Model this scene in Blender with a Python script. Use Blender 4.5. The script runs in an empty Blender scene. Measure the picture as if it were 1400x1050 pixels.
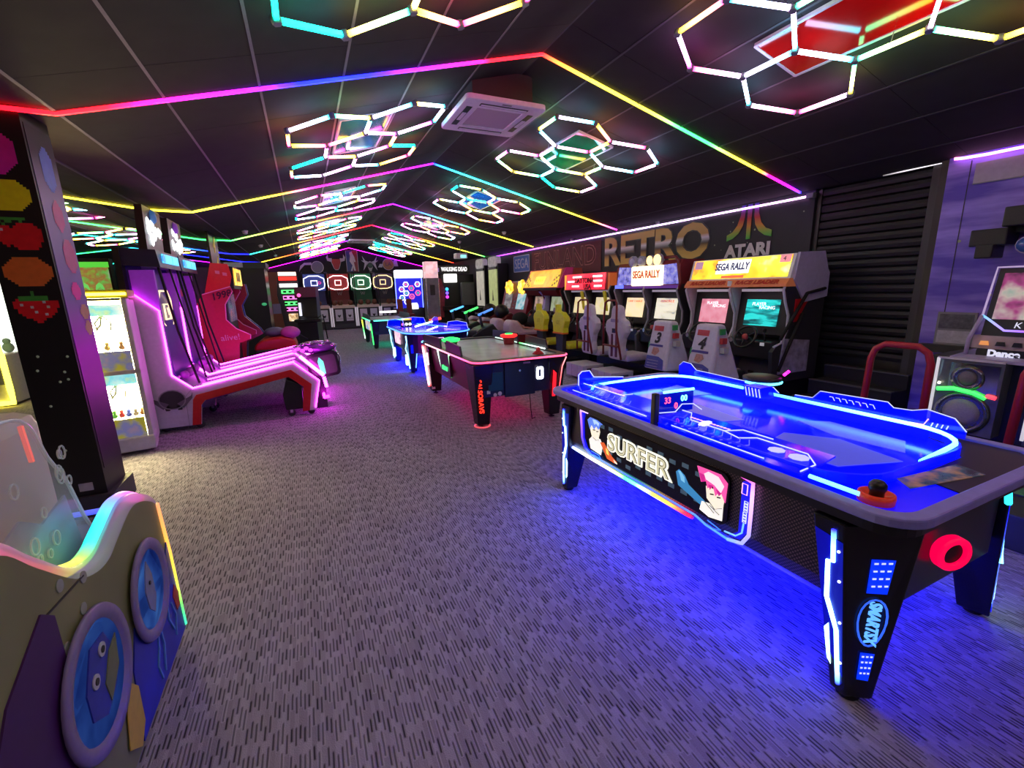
import bpy, bmesh, math, random
from mathutils import Vector, Matrix
random.seed(7)
S = bpy.context.scene
COL = S.collection
PI = math.pi

# ------------------------------------------------------------------ camera, world, exposure
cam = bpy.data.cameras.new('camera')
cam.sensor_fit = 'HORIZONTAL'; cam.sensor_width = 36.0; cam.lens = 602.54 / 1400 * 36
cam.clip_start = 0.02; cam.clip_end = 100
camo = bpy.data.objects.new('camera', cam); COL.objects.link(camo)
RX, RU, RF = ((0.907018, -0.420365, -0.024711), (0.111377, 0.182896, 0.976803), (0.406095, 0.888731, -0.212709))
m = Matrix(((RX[0], RU[0], -RF[0], 0), (RX[1], RU[1], -RF[1], 0), (RX[2], RU[2], -RF[2], 1.6), (0, 0, 0, 1)))
camo.matrix_world = m
S.camera = camo
wd = bpy.data.worlds.new('world'); S.world = wd; wd.use_nodes = True
wd.node_tree.nodes['Background'].inputs[0].default_value = (0.30, 0.26, 0.45, 1)
wd.node_tree.nodes['Background'].inputs[1].default_value = 0.03
S.view_settings.view_transform = 'Standard'; S.view_settings.look = 'None'
S.view_settings.gamma = 1; S.view_settings.use_curve_mapping = False
S.view_settings.exposure = 0.0
S.cycles.use_denoising = True
S.cycles.adaptive_threshold = .04
S.cycles.max_bounces = 5; S.cycles.diffuse_bounces = 2; S.cycles.glossy_bounces = 3
S.cycles.transparent_max_bounces = 12
S.cycles.sample_clamp_indirect = 4
HEX_E = 17.0      # strength of the hexagon tubes
STRIP_E = 7.0     # strength of the ceiling strips

# ------------------------------------------------------------------ materials
MATS = {}
def _new(name):
    m = bpy.data.materials.new(name); m.use_nodes = True
    nt = m.node_tree; b = nt.nodes['Principled BSDF']; MATS[name] = m
    return m, nt, b
def rgb(c): return (c[0], c[1], c[2], 1)
def mat(name, col=(.5, .5, .5), rough=.5, metal=0, vary=.15, scale=25, bump=0, emit=0, ecol=None, coat=0):
    if name in MATS: return MATS[name]
    m, nt, b = _new(name); N = nt.nodes; L = nt.links
    tc = N.new('ShaderNodeTexCoord'); nz = N.new('ShaderNodeTexNoise'); nz.inputs['Scale'].default_value = scale
    L.new(tc.outputs['Object'], nz.inputs['Vector'])
    r = N.new('ShaderNodeMixRGB'); r.inputs[1].default_value = rgb([c * (1 - vary) for c in col]); r.inputs[2].default_value = rgb([min(1, c * (1 + vary)) for c in col])
    L.new(nz.outputs['Fac'], r.inputs[0]); L.new(r.outputs[0], b.inputs['Base Color'])
    b.inputs['Roughness'].default_value = rough; b.inputs['Metallic'].default_value = metal
    if coat: b.inputs['Coat Weight'].default_value = coat
    if bump:
        bp = N.new('ShaderNodeBump'); bp.inputs['Strength'].default_value = bump; L.new(nz.outputs['Fac'], bp.inputs['Height']); L.new(bp.outputs[0], b.inputs['Normal'])
    if emit:
        b.inputs['Emission Color'].default_value = rgb(ecol or col); b.inputs['Emission Strength'].default_value = emit
    return m
def glow(name, col, e):
    if name in MATS: return MATS[name]
    m, nt, b = _new(name)
    b.inputs['Base Color'].default_value = rgb([c * .4 for c in col]); b.inputs['Roughness'].default_value = .4
    b.inputs['Emission Color'].default_value = rgb(col); b.inputs['Emission Strength'].default_value = e
    return m
def ledm(e):
    name = 'led_%g' % e
    if name in MATS: return MATS[name]
    m, nt, b = _new(name); a = nt.nodes.new('ShaderNodeAttribute'); a.attribute_name = 'Col'
    b.inputs['Base Color'].default_value = (.3, .3, .3, 1)
    nt.links.new(a.outputs['Color'], b.inputs['Emission Color']); b.inputs['Emission Strength'].default_value = e
    return m
def acrylic(name, col, alpha, e, rough=.08):
    """clear sheet: partly see-through, partly glossy, edge-lit glow inside"""
    if name in MATS: return MATS[name]
    m, nt, b = _new(name)
    b.inputs['Base Color'].default_value = rgb(col); b.inputs['Roughness'].default_value = rough; b.inputs['Alpha'].default_value = alpha
    b.inputs['Emission Color'].default_value = rgb(col); b.inputs['Emission Strength'].default_value = e
    return m
def screen(name, cols, scale=4, e=1.0, stretch=(1, 1, 1), tex='noise'):
    """lit display or backlit print: blotches of a few colours"""
    if name in MATS: return MATS[name]
    m, nt, b = _new(name); N = nt.nodes; L = nt.links
    tc = N.new('ShaderNodeTexCoord'); mp = N.new('ShaderNodeMapping'); mp.inputs['Scale'].default_value = stretch
    L.new(tc.outputs['Object'], mp.inputs[0])
    if tex == 'noise': t = N.new('ShaderNodeTexNoise'); t.inputs['Detail'].default_value = 3; out = t.outputs['Fac']
    else: t = N.new('ShaderNodeTexVoronoi'); out = t.outputs['Color']
    t.inputs['Scale'].default_value = scale; L.new(mp.outputs[0], t.inputs['Vector'])
    cr = N.new('ShaderNodeValToRGB'); cr.color_ramp.interpolation = 'LINEAR'
    n = len(cols); el = cr.color_ramp.elements
    el[0].position = .3; el[0].color = rgb(cols[0]); el[1].position = .7; el[1].color = rgb(cols[-1])
    for i in range(1, n - 1):
        q = el.new(.3 + .4 * i / (n - 1)); q.color = rgb(cols[i])
    L.new(out, cr.inputs[0]); L.new(cr.outputs[0], b.inputs['Emission Color']); b.inputs['Emission Strength'].default_value = e
    L.new(cr.outputs[0], b.inputs['Base Color']); b.inputs['Roughness'].default_value = .25
    return m
def ramp(name, stops, axis=2, lo=0, hi=1, rough=.5, e=0):
    """print whose colour runs along one object axis between lo and hi"""
    if name in MATS: return MATS[name]
    m, nt, b = _new(name); N = nt.nodes; L = nt.links
    tc = N.new('ShaderNodeTexCoord'); sp = N.new('ShaderNodeSeparateXYZ'); mr = N.new('ShaderNodeMapRange')
    L.new(tc.outputs['Object'], sp.inputs[0]); L.new(sp.outputs[axis], mr.inputs[0])
    mr.inputs[1].default_value = lo; mr.inputs[2].default_value = hi
    cr = N.new('ShaderNodeValToRGB'); el = cr.color_ramp.elements
    el[0].position, el[0].color = stops[0][0], rgb(stops[0][1]); el[1].position, el[1].color = stops[-1][0], rgb(stops[-1][1])
    for p, c in stops[1:-1]:
        q = el.new(p); q.color = rgb(c)
    L.new(mr.outputs[0], cr.inputs[0]); L.new(cr.outputs[0], b.inputs['Base Color']); b.inputs['Roughness'].default_value = rough
    if e: L.new(cr.outputs[0], b.inputs['Emission Color']); b.inputs['Emission Strength'].default_value = e
    return m
def dots(name, base, dot, scale=45, axes=(1, 2), thr=.3, rough=.4):
    """perforated sheet: a regular grid of dots on the two given object axes"""
    if name in MATS: return MATS[name]
    m, nt, b = _new(name); N = nt.nodes; L = nt.links
    tc = N.new('ShaderNodeTexCoord'); sp = N.new('ShaderNodeSeparateXYZ'); cb = N.new('ShaderNodeCombineXYZ')
    L.new(tc.outputs['Object'], sp.inputs[0])
    ad = N.new('ShaderNodeMath'); ad.operation = 'ADD'; su = N.new('ShaderNodeMath'); su.operation = 'SUBTRACT'
    for q in (ad, su):
        L.new(sp.outputs[axes[0]], q.inputs[0]); L.new(sp.outputs[axes[1]], q.inputs[1])
    L.new(ad.outputs[0], cb.inputs[0]); L.new(su.outputs[0], cb.inputs[1])
    v = N.new('ShaderNodeTexVoronoi'); v.voronoi_dimensions = '2D'; v.inputs['Scale'].default_value = scale; v.inputs['Randomness'].default_value = 0
    L.new(cb.outputs[0], v.inputs['Vector'])
    lt = N.new('ShaderNodeMath'); lt.operation = 'LESS_THAN'; lt.inputs[1].default_value = thr; L.new(v.outputs['Distance'], lt.inputs[0])
    mx = N.new('ShaderNodeMixRGB'); mx.inputs[1].default_value = rgb(base); mx.inputs[2].default_value = rgb(dot)
    L.new(lt.outputs[0], mx.inputs[0]); L.new(mx.outputs[0], b.inputs['Base Color']); b.inputs['Roughness'].default_value = rough
    return m

# ------------------------------------------------------------------ mesh helpers
class MB:
    def __init__(s): s.v = []; s.f = []; s.c = []; s.sm = False
    def add(s, vs, fs):
        o = len(s.v); s.v += [tuple(p) for p in vs]; s.f += [tuple(i + o for i in q) for q in fs]; return s
    def box(s, x0, x1, y0, y1, z0, z1):
        return s.frus((x0, x1, y0, y1), z0, (x0, x1, y0, y1), z1)
    def frus(s, a, z0, b, z1):
        vs = [(a[0], a[2], z0), (a[1], a[2], z0), (a[1], a[3], z0), (a[0], a[3], z0), (b[0], b[2], z1), (b[1], b[2], z1), (b[1], b[3], z1), (b[0], b[3], z1)]
        return s.add(vs, [(3, 2, 1, 0), (4, 5, 6, 7), (0, 1, 5, 4), (1, 2, 6, 5), (2, 3, 7, 6), (3, 0, 4, 7)])
    def prism(s, axis, pts, a, b):
        n = len(pts)
        def P(p, t): return (t, p[0], p[1]) if axis == 'x' else (p[0], t, p[1]) if axis == 'y' else (p[0], p[1], t)
        vs = [P(p, a) for p in pts] + [P(p, b) for p in pts]
        return s.add(vs, [tuple(range(n)), tuple(range(2 * n - 1, n - 1, -1))] + [(i, (i + 1) % n, n + (i + 1) % n, n + i) for i in range(n)])
    def ring(s, outer, inner, z0, z1):
        n = len(outer)
        vs = [(x, y, z0) for x, y in outer] + [(x, y, z0) for x, y in inner] + [(x, y, z1) for x, y in outer] + [(x, y, z1) for x, y in inner]
        fs = []
        for i in range(n):
            j = (i + 1) % n
            fs += [(i, j, n + j, n + i), (2 * n + i, 3 * n + i, 3 * n + j, 2 * n + j), (i, 2 * n + i, 2 * n + j, j), (n + i, n + j, 3 * n + j, 3 * n + i)]
        return s.add(vs, fs)
    def tube(s, pts, r, n=8, closed=False, cols=None):
        pts = [Vector(p) for p in pts]; k = len(pts); rs = r if isinstance(r, (list, tuple)) else [r] * k
        o = len(s.v); up = None
        for i, p in enumerate(pts):
            if closed: d = pts[(i + 1) % k] - pts[i - 1]
            else: d = pts[min(i + 1, k - 1)] - pts[max(i - 1, 0)]
            d.normalize()
            if up is None: up = Vector((0, 0, 1)) if abs(d.z) < .9 else Vector((1, 0, 0))
            x = d.cross(up)
            if x.length < 1e-4: x = d.cross(Vector((0, 1, 0)))
            x.normalize(); y = x.cross(d); up = y
            for j in range(n):
                a = 2 * PI * (j + .5) / n
                s.v.append(tuple(p + (x * math.cos(a) + y * math.sin(a)) * rs[i]))
                if cols: s.c.append(cols[i])
        for i in range(k if closed else k - 1):
            for j in range(n):
                a = o + i * n; b = o + ((i + 1) % k) * n
                s.f.append((a + j, a + (j + 1) % n, b + (j + 1) % n, b + j))
        if not closed:
            s.f.append(tuple(o + j for j in range(n))[::-1]); s.f.append(tuple(o + (k - 1) * n + j for j in range(n)))
        if n > 4: s.sm = True
        return s
    def lathe(s, prof, n=20, c=(0, 0, 0), axis='z'):
        o = len(s.v); k = len(prof)
        for r, h in prof:
            for j in range(n):
                a = 2 * PI * j / n; x, y = r * math.cos(a), r * math.sin(a)
                q = (x, y, h) if axis == 'z' else (h, x, y) if axis == 'x' else (x, h, y)
                s.v.append((q[0] + c[0], q[1] + c[1], q[2] + c[2]))
        for i in range(k - 1):
            for j in range(n):
                a = o + i * n; b = a + n
                s.f.append((a + j, a + (j + 1) % n, b + (j + 1) % n, b + j))
        s.f.append(tuple(o + j for j in range(n))[::-1]); s.f.append(tuple(o + (k - 1) * n + j for j in range(n)))
        s.sm = True
        return s
    def ell(s, c, r, nu=14, nv=8):
        prof = [(max(1e-3, math.sin(PI * i / nv)), -math.cos(PI * i / nv)) for i in range(nv + 1)]
        q = MB().lathe(prof, nu)
        s.add([(c[0] + x * r[0], c[1] + y * r[1], c[2] + z * r[2]) for x, y, z in q.v], q.f); s.sm = True
        return s
    def mesh(s, name):
        me = bpy.data.meshes.new(name); me.from_pydata(s.v, [], s.f); me.update()
        bm = bmesh.new(); bm.from_mesh(me); bmesh.ops.recalc_face_normals(bm, faces=bm.faces); bm.to_mesh(me); bm.free()
        if s.c:
            a = me.attributes.new('Col', 'FLOAT_COLOR', 'POINT')
            a.data.foreach_set('color', [x for c in s.c for x in (c[0], c[1], c[2], 1)])
        if s.sm:
            me.polygons.foreach_set('use_smooth', [len(p.vertices) < 5 for p in me.polygons])
        return me
    def o(s, name, m=None, parent=None, loc=(0, 0, 0), rot=(0, 0, 0), bevel=0):
        ob = bpy.data.objects.new(name, s.mesh(name)); COL.objects.link(ob)
        if m: ob.data.materials.append(m)
        ob.location = loc; ob.rotation_euler = rot
        if parent: ob.parent = parent
        if bevel:
            b = ob.modifiers.new('bevel', 'BEVEL'); b.width = bevel; b.segments = 2; b.limit_method = 'ANGLE'; b.angle_limit = .6
        return ob
def lerp(a, b, t): return tuple(a[i] + (b[i] - a[i]) * t for i in range(len(a)))
def resample(pts, step):
    out = [tuple(pts[0])]
    for a, b in zip(pts, pts[1:]):
        d = (Vector(b) - Vector(a)).length; k = max(1, round(d / step))
        out += [lerp(a, b, i / k) for i in range(1, k + 1)]
    return out
def colours(n, stops):
    out = []
    for i in range(n):
        t = i / max(1, n - 1)
        for (p0, c0), (p1, c1) in zip(stops, stops[1:]):
            if t <= p1 + 1e-6:
                out.append(lerp(c0, c1, (t - p0) / max(1e-6, p1 - p0))); break
        else: out.append(stops[-1][1])
    return out
def smooth(pts, k=5):
    """Catmull-Rom curve through 2D points"""
    out = []
    for i in range(len(pts) - 1):
        p0, p1, p2, p3 = pts[max(0, i - 1)], pts[i], pts[i + 1], pts[min(len(pts) - 1, i + 2)]
        for j in range(k):
            t = j / k
            out.append(tuple(.5 * (2 * p1[a] + (p2[a] - p0[a]) * t + (2 * p0[a] - 5 * p1[a] + 4 * p2[a] - p3[a]) * t * t + (3 * p1[a] - p0[a] - 3 * p2[a] + p3[a]) * t ** 3) for a in range(2)))
    return out + [tuple(pts[-1])]
def rrect(hx, hy, r, n=6, cx=0, cy=0):
    out = []
    for k, (sx, sy) in enumerate(((1, 1), (-1, 1), (-1, -1), (1, -1))):
        for i in range(n + 1):
            a = PI / 2 * (k + i / n)
            out.append((cx + sx * (hx - r) + r * math.cos(a), cy + sy * (hy - r) + r * math.sin(a)))
    return out
def arc(cx, cy, r, a0, a1, n=8): return [(cx + r * math.cos(a0 + (a1 - a0) * i / n), cy + r * math.sin(a0 + (a1 - a0) * i / n)) for i in range(n + 1)]
def B(par, name, m, x0, x1, y0, y1, z0, z1, bevel=0): return MB().box(x0, x1, y0, y1, z0, z1).o(name, m, par, bevel=bevel)
def PR(par, name, m, axis, pts, a, b, bevel=0): return MB().prism(axis, pts, a, b).o(name, m, par, bevel=bevel)
def TB(par, name, m, pts, r, n=8, closed=False): return MB().tube(pts, r, n, closed).o(name, m, par)
def LT(par, name, m, prof, c=(0, 0, 0), axis='z', n=20): return MB().lathe(prof, n, c, axis).o(name, m, par)
def LED(par, name, pts, r, stops, e=8, step=.12, n=6):
    p = resample(pts, step)
    if isinstance(stops[0], (int, float)): stops = [(0, stops), (1, stops)]
    return MB().tube(p, r, n, False, colours(len(p), stops)).o(name, ledm(e), par)
def TX(par, s, m, size, loc, face='-y', ext=.003, align='CENTER', xs=1, off=0, shear=0, name='lettering', roll=0):
    cu = bpy.data.curves.new('lettering', 'FONT'); cu.body = s; cu.size = size; cu.extrude = ext; cu.align_x = align; cu.align_y = 'CENTER'
    cu.resolution_u = 3; cu.offset = off; cu.shear = shear
    t = bpy.data.objects.new('lettering_source', cu); COL.objects.link(t)
    me = bpy.data.meshes.new_from_object(t); bpy.data.objects.remove(t); bpy.data.curves.remove(cu)
    ob = bpy.data.objects.new(name, me); COL.objects.link(ob); ob.data.materials.clear(); ob.data.materials.append(m)
    rz = {'-y': 0, '+x': PI / 2, '-x': -PI / 2, '+y': PI}.get(face, 0)
    if face == 'up': R = Matrix.Identity(3)
    else: R = Matrix.Rotation(rz, 3, 'Z') @ Matrix.Rotation(PI / 2, 3, 'X')
    R = R @ Matrix.Rotation(roll, 3, 'Z')
    ob.rotation_euler = R.to_euler(); ob.location = loc; ob.scale = (xs, 1, 1)
    if par: ob.parent = par
    return ob
def tag(o, label, cat, group=None, kind=None):
    if label: o['label'] = label
    if cat: o['category'] = cat
    if group: o['group'] = group
    if kind: o['kind'] = kind
    return o
def thing(name, label, cat, loc=(0, 0, 0), rz=0, group=None):
    o = bpy.data.objects.new(name, None); COL.objects.link(o); o.empty_display_size = .1
    o.location = loc; o.rotation_euler = (0, 0, rz)
    return tag(o, label, cat, group)
def structure(o): o['kind'] = 'structure'; return o
def share(me, name, par, loc=(0, 0, 0), rot=(0, 0, 0), sc=(1, 1, 1)):
    o = bpy.data.objects.new(name, me); COL.objects.link(o); o.parent = par; o.location = loc; o.rotation_euler = rot; o.scale = sc
    return o
def copy_tree(o, par=None):
    c = o.copy(); COL.objects.link(c); c.parent = par
    for ch in list(o.children): copy_tree(ch, c)
    return c

# palette
BLACK = mat('black_plastic', (.012, .012, .014), .35)
DARK = mat('dark_panel', (.03, .03, .036), .5)
WHITE = mat('white_laminate', (.72, .72, .74), .35)
GREY = mat('grey_plastic', (.25, .25, .27), .5)
CHROME = mat('chrome', (.7, .7, .72), .2, 1)
REDP = mat('red_plastic', (.55, .01, .015), .35)
YEL = mat('yellow_plastic', (.75, .68, .02), .35)
ORANGE = mat('orange_plastic', (.8, .18, .02), .4)
BLUEP = mat('blue_plastic', (.03, .06, .5), .35)
LILAC = mat('lilac_plastic', (.42, .36, .62), .4)
CREAM = mat('cream_panel', (.65, .55, .42), .5)
RUB = mat('rubber', (.01, .01, .01), .8)
RED = (1, .004, .01); MAG = (1, .006, .6); PUR = (.34, .004, 1); BLU = (.008, .012, 1); CYA = (.02, .85, 1); GRN = (.03, 1, .12); YLW = (1, .85, .03); ORG = (1, .25, .02); WHT = (1, .93, 1); LIL = (.75, .55, 1); PNK = (1, .12, .35)

# ================================================================== THE ROOM
# carpet: dark dashes running down the room in a grey pile
def carpet():
    m, nt, b = _new('carpet'); N = nt.nodes; L = nt.links
    tc = N.new('ShaderNodeTexCoord'); sp = N.new('ShaderNodeSeparateXYZ'); L.new(tc.outputs['Object'], sp.inputs[0])
    def M_(op, a, b=None, c=None):
        q = N.new('ShaderNodeMath'); q.operation = op
        for k, v in enumerate((a, b, c)):
            if v is None: continue
            if isinstance(v, (int, float)): q.inputs[k].default_value = v
            else: L.new(v, q.inputs[k])
        return q.outputs[0]
    def SS(v, lo, hi):
        q = N.new('ShaderNodeMapRange'); q.interpolation_type = 'SMOOTHSTEP'; L.new(v, q.inputs[0]); q.inputs[1].default_value = lo; q.inputs[2].default_value = hi
        return q.outputs[0]
    wob = N.new('ShaderNodeTexNoise'); wob.inputs['Scale'].default_value = 9; L.new(tc.outputs['Object'], wob.inputs['Vector'])
    xs = M_('ADD', M_('MULTIPLY', sp.outputs[0], 66.0), M_('MULTIPLY', wob.outputs['Fac'], .25))
    col = M_('FLOOR', xs); fx = M_('FRACT', xs)
    hsh = M_('FRACT', M_('MULTIPLY', M_('SINE', M_('MULTIPLY', col, 12.9898)), 437.585))
    ys = M_('ADD', M_('MULTIPLY', sp.outputs[1], 7.2), M_('MULTIPLY', hsh, 13.0)); row = M_('FLOOR', ys); fy = M_('FRACT', ys)
    cmb = N.new('ShaderNodeCombineXYZ'); L.new(col, cmb.inputs[0]); L.new(row, cmb.inputs[1])
    w2 = N.new('ShaderNodeTexWhiteNoise'); w2.noise_dimensions = '2D'; L.new(cmb.outputs[0], w2.inputs['Vector'])
    # one dark dash per cell, its length varying from cell to cell
    ln = M_('ADD', M_('MULTIPLY', w2.outputs['Value'], .40), .42)
    dash = M_('MULTIPLY', SS(fy, .0, .06), M_('SUBTRACT', 1, SS(M_('SUBTRACT', fy, ln), -.06, .03)))
    wid = M_('MULTIPLY', SS(fx, .10, .32), M_('SUBTRACT', 1, SS(fx, .50, .75)))
    dk = M_('MULTIPLY', dash, wid)
    tone = M_('SUBTRACT', M_('ADD', .66, M_('MULTIPLY', w2.outputs['Value'], .44)), M_('MULTIPLY', dk, .64))
    fib = N.new('ShaderNodeTexNoise'); fib.inputs['Scale'].default_value = 260; L.new(tc.outputs['Object'], fib.inputs['Vector'])
    fac = M_('MULTIPLY', tone, M_('ADD', .7, M_('MULTIPLY', fib.outputs['Fac'], .6)))
    class _F: outputs = {'Fac': fac}
    nz = _F
    cr = N.new('ShaderNodeValToRGB'); e = cr.color_ramp.elements
    e[0].position = .0; e[0].color = (.018, .015, .026, 1); e[1].position = 1.0; e[1].color = (.44, .405, .50, 1)
    L.new(fac, cr.inputs[0])
    n2 = N.new('ShaderNodeTexNoise'); n2.inputs['Scale'].default_value = 1.3; L.new(tc.outputs['Object'], n2.inputs['Vector'])
    mx = N.new('ShaderNodeMixRGB'); mx.blend_type = 'MULTIPLY'; mx.inputs[0].default_value = .25; L.new(cr.outputs[0], mx.inputs[1]); L.new(n2.outputs['Fac'], mx.inputs[2])
    L.new(mx.outputs[0], b.inputs['Base Color']); b.inputs['Roughness'].default_value = .95
    bp = N.new('ShaderNodeBump'); bp.inputs['Strength'].default_value = .5; bp.inputs['Distance'].default_value = .01
    L.new(nz.outputs['Fac'], bp.inputs['Height']); L.new(bp.outputs[0], b.inputs['Normal'])
    return m
structure(MB().box(-8.4, 7.3, -3, 24.2, -.05, 0).o('floor', carpet()))
BLKWALL = mat('black_wall_paint', (.022, .022, .028), .7, bump=.05)
GALAXY = mat('galaxy_print', (.02, .02, .03), .6, vary=.5, scale=3)
# side wall with the mural, its corner at the shutter
wr = structure(MB().box(6.24, 6.40, 3.92, 24.2, 0, 2.80).o('wall_right', GALAXY))
structure(MB().box(-8.4, 6.4, 24.0, 24.2, 0, 3.9).o('wall_back', BLKWALL))
structure(MB().box(-8.6, -8.4, -3, 24.2, 0, 2.9).o('wall_left', BLKWALL))
structure(MB().box(-8.4, 7.3, -3.2, -3, 0, 3.9).o('wall_near', BLKWALL))
# purple printed wall past the shutter
def purple_wall():
    m, nt, b = _new('purple_print'); N = nt.nodes; L = nt.links
    tc = N.new('ShaderNodeTexCoord'); mp = N.new('ShaderNodeMapping'); mp.inputs['Scale'].default_value = (1, 1.1, 7); mp.inputs['Rotation'].default_value = (.12, 0, 0)
    L.new(tc.outputs['Object'], mp.inputs[0]); nz = N.new('ShaderNodeTexNoise'); nz.inputs['Scale'].default_value = 1.1; nz.inputs['Detail'].default_value = 4
    L.new(mp.outputs[0], nz.inputs['Vector']); cr = N.new('ShaderNodeValToRGB'); e = cr.color_ramp.elements
    e[0].position = .38; e[0].color = (.13, .08, .60, 1); e[1].position = .7; e[1].color = (.45, .34, 1, 1)
    L.new(nz.outputs['Fac'], cr.inputs[0]); L.new(cr.outputs[0], b.inputs['Base Color']); b.inputs['Roughness'].default_value = .6
    return m
PW = purple_wall()
wp = structure(MB().box(6.14, 6.40, -3, 2.54, 0, 2.80).o('wall_far_right', PW))
B(wp, 'panel_joint', DARK, 6.136, 6.142, 2.36, 2.366, .95, 2.72)
B(wp, 'skirting_ledge', BLACK, 6.05, 6.14, .6, 2.5, .82, .90)
# ceiling
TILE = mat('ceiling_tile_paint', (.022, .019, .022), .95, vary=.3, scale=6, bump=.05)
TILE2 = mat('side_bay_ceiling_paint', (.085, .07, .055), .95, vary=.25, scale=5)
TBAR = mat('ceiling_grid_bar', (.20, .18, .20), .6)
ceil = structure(bpy.data.objects.new('ceiling', None)); COL.objects.link(ceil)
AL, AR = math.atan(.264), math.atan(.247)
CL, CR = math.cos(AL), math.cos(AR)
tile_me = MB().box(.006, .614, .002, 1.198, -.014, .01).mesh('ceiling_tile'); tile_me.materials.append(TILE)
bar_me = MB().box(-.009, .009, -3, 24, -.018, .0).mesh('grid_bar'); bar_me.materials.append(TBAR)
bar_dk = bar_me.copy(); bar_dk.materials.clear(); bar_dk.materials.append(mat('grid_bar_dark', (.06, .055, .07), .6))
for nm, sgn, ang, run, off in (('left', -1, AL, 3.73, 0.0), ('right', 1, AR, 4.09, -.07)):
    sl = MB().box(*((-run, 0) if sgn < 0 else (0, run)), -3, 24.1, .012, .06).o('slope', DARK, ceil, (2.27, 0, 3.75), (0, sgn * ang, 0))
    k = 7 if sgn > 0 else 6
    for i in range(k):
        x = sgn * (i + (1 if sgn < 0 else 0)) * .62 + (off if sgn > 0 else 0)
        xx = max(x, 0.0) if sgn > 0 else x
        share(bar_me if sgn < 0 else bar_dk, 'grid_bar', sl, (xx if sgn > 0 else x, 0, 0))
        for j in range(-1, 20):
            sc = 1
            if sgn > 0 and i == 0: sc = .88
            if sgn > 0 and i == 6: sc = .68
            share(tile_me, 'ceiling_tile', sl, (xx, j * 1.2, 0), (0, 0, 0), (sc, 1, 1))
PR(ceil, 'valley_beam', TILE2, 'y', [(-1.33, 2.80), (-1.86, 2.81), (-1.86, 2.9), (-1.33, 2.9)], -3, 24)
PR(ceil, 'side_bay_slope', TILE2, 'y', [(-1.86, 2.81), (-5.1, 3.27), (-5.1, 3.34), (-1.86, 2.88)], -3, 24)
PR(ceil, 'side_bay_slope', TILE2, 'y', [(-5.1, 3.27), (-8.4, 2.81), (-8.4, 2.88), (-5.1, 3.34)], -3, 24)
for q in range(6):
    x = -1.86 - .62 * q; z = 2.81 + (-1.86 - x) * .142
    B(ceil, 'grid_bar', TBAR, x - .012, x + .012, -3, 24, z - .012, z + .01)
PR(ceil, 'shutter_bay_soffit', TILE, 'y', [(6.24, 2.77), (7.3, 2.77), (7.3, 2.85), (6.24, 2.85)], -3, 3.95)

def zl(x): return 3.75 - .264 * (2.27 - x)
def zr(x): return 3.75 - .247 * (x - 2.27)
# coloured strips following the roof line
GAB = [
 (4.10, [(0, RED), (.1, RED), (.2, MAG), (.33, PUR), (.38, (0, .003, 1)), (.5, (.0, .01, 1)), (.58, (0, .002, 1)), (.68, PUR), (.78, MAG), (.84, RED), (1, RED)],
        [(0, RED), (.08, ORG), (.13, YLW), (.33, YLW), (.42, GRN), (.58, GRN), (.66, YLW), (.76, YLW), (.81, RED), (.88, MAG), (.95, PUR), (1, BLU)], RED, ORG,
        'rainbow light strip along the first roof line, red at the peak'),
 (8.0, [(0, YLW), (.28, YLW), (.36, ORG), (.45, MAG), (.75, MAG), (1, PUR)], [(0, BLU), (.12, CYA), (.4, CYA), (.52, GRN), (.72, YLW), (.86, ORG), (1, MAG)], YLW, ORG,
        'light strip along the second roof line, purple peak and yellow left side'),
 (11.85, [(0, GRN), (.3, YLW), (.55, ORG), (.7, RED), (.85, MAG), (1, PUR)], [(0, PUR), (.15, BLU), (.35, CYA), (.55, GRN), (.7, YLW), (1, YLW)], GRN, GRN,
        'light strip along the third roof line, green at the lower left end'),
 (15.7, [(0, CYA), (.12, GRN), (.25, YLW), (.42, ORG), (.55, RED), (1, RED)], [(0, RED), (.15, MAG), (.4, RED), (.6, YLW), (.8, YLW), (1, GRN)], BLU, CYA,
        'light strip along the fourth roof line, red peak behind the third strip'),
 (19.5, [(0, YLW), (.15, ORG), (.35, RED), (.6, MAG), (.8, PUR), (1, BLU)], [(0, CYA), (.35, CYA), (.5, GRN), (.7, YLW), (.85, ORG), (1, RED)], BLU, BLU,
        'light strip along the fifth roof line, blue peak turning cyan'),
 (23.85, [(0, MAG), (.5, PUR), (1, MAG)], [(0, MAG), (.5, PUR), (1, MAG)], RED, PUR,
        'magenta light strip along the back wall roof line above the team emblems'),
 (0.2, [(0, YLW), (.5, GRN), (1, BLU)], [(0, BLU), (.5, MAG), (1, RED)], RED, ORG, 'unseen light strip continuing the roof lines overhead, added for fill'),  # out of view, added to light the near floor
]
for Y, ls, rs, b0, b1, lab in GAB:
    t = thing('roof_light_strip', lab, 'light strip', (2.27, Y, 3.73), group='strips along the roof lines')
    r = .016
    o = (-2.27, 0, -3.73)
    def W(p): return (p[0] - 2.27, 0, p[1] - 3.73)
    LED(t, 'left_run', [W((-1.33, 2.775)), W((2.27, 3.725))], r, ls, STRIP_E, .14, 4)
    LED(t, 'right_run', [W((2.27, 3.725)), W((6.20, 2.755))], r, rs, STRIP_E, .14, 4)
    LED(t, 'side_bay_run', [W((-1.33, 2.775)), W((-1.86, 2.785)), W((-5.1, 3.245)), W((-8.2, 2.80))], r, [(0, b0), (.15, b0), (.4, b1), (.7, GRN), (1, BLU)], STRIP_E, .4, 4)
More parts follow.
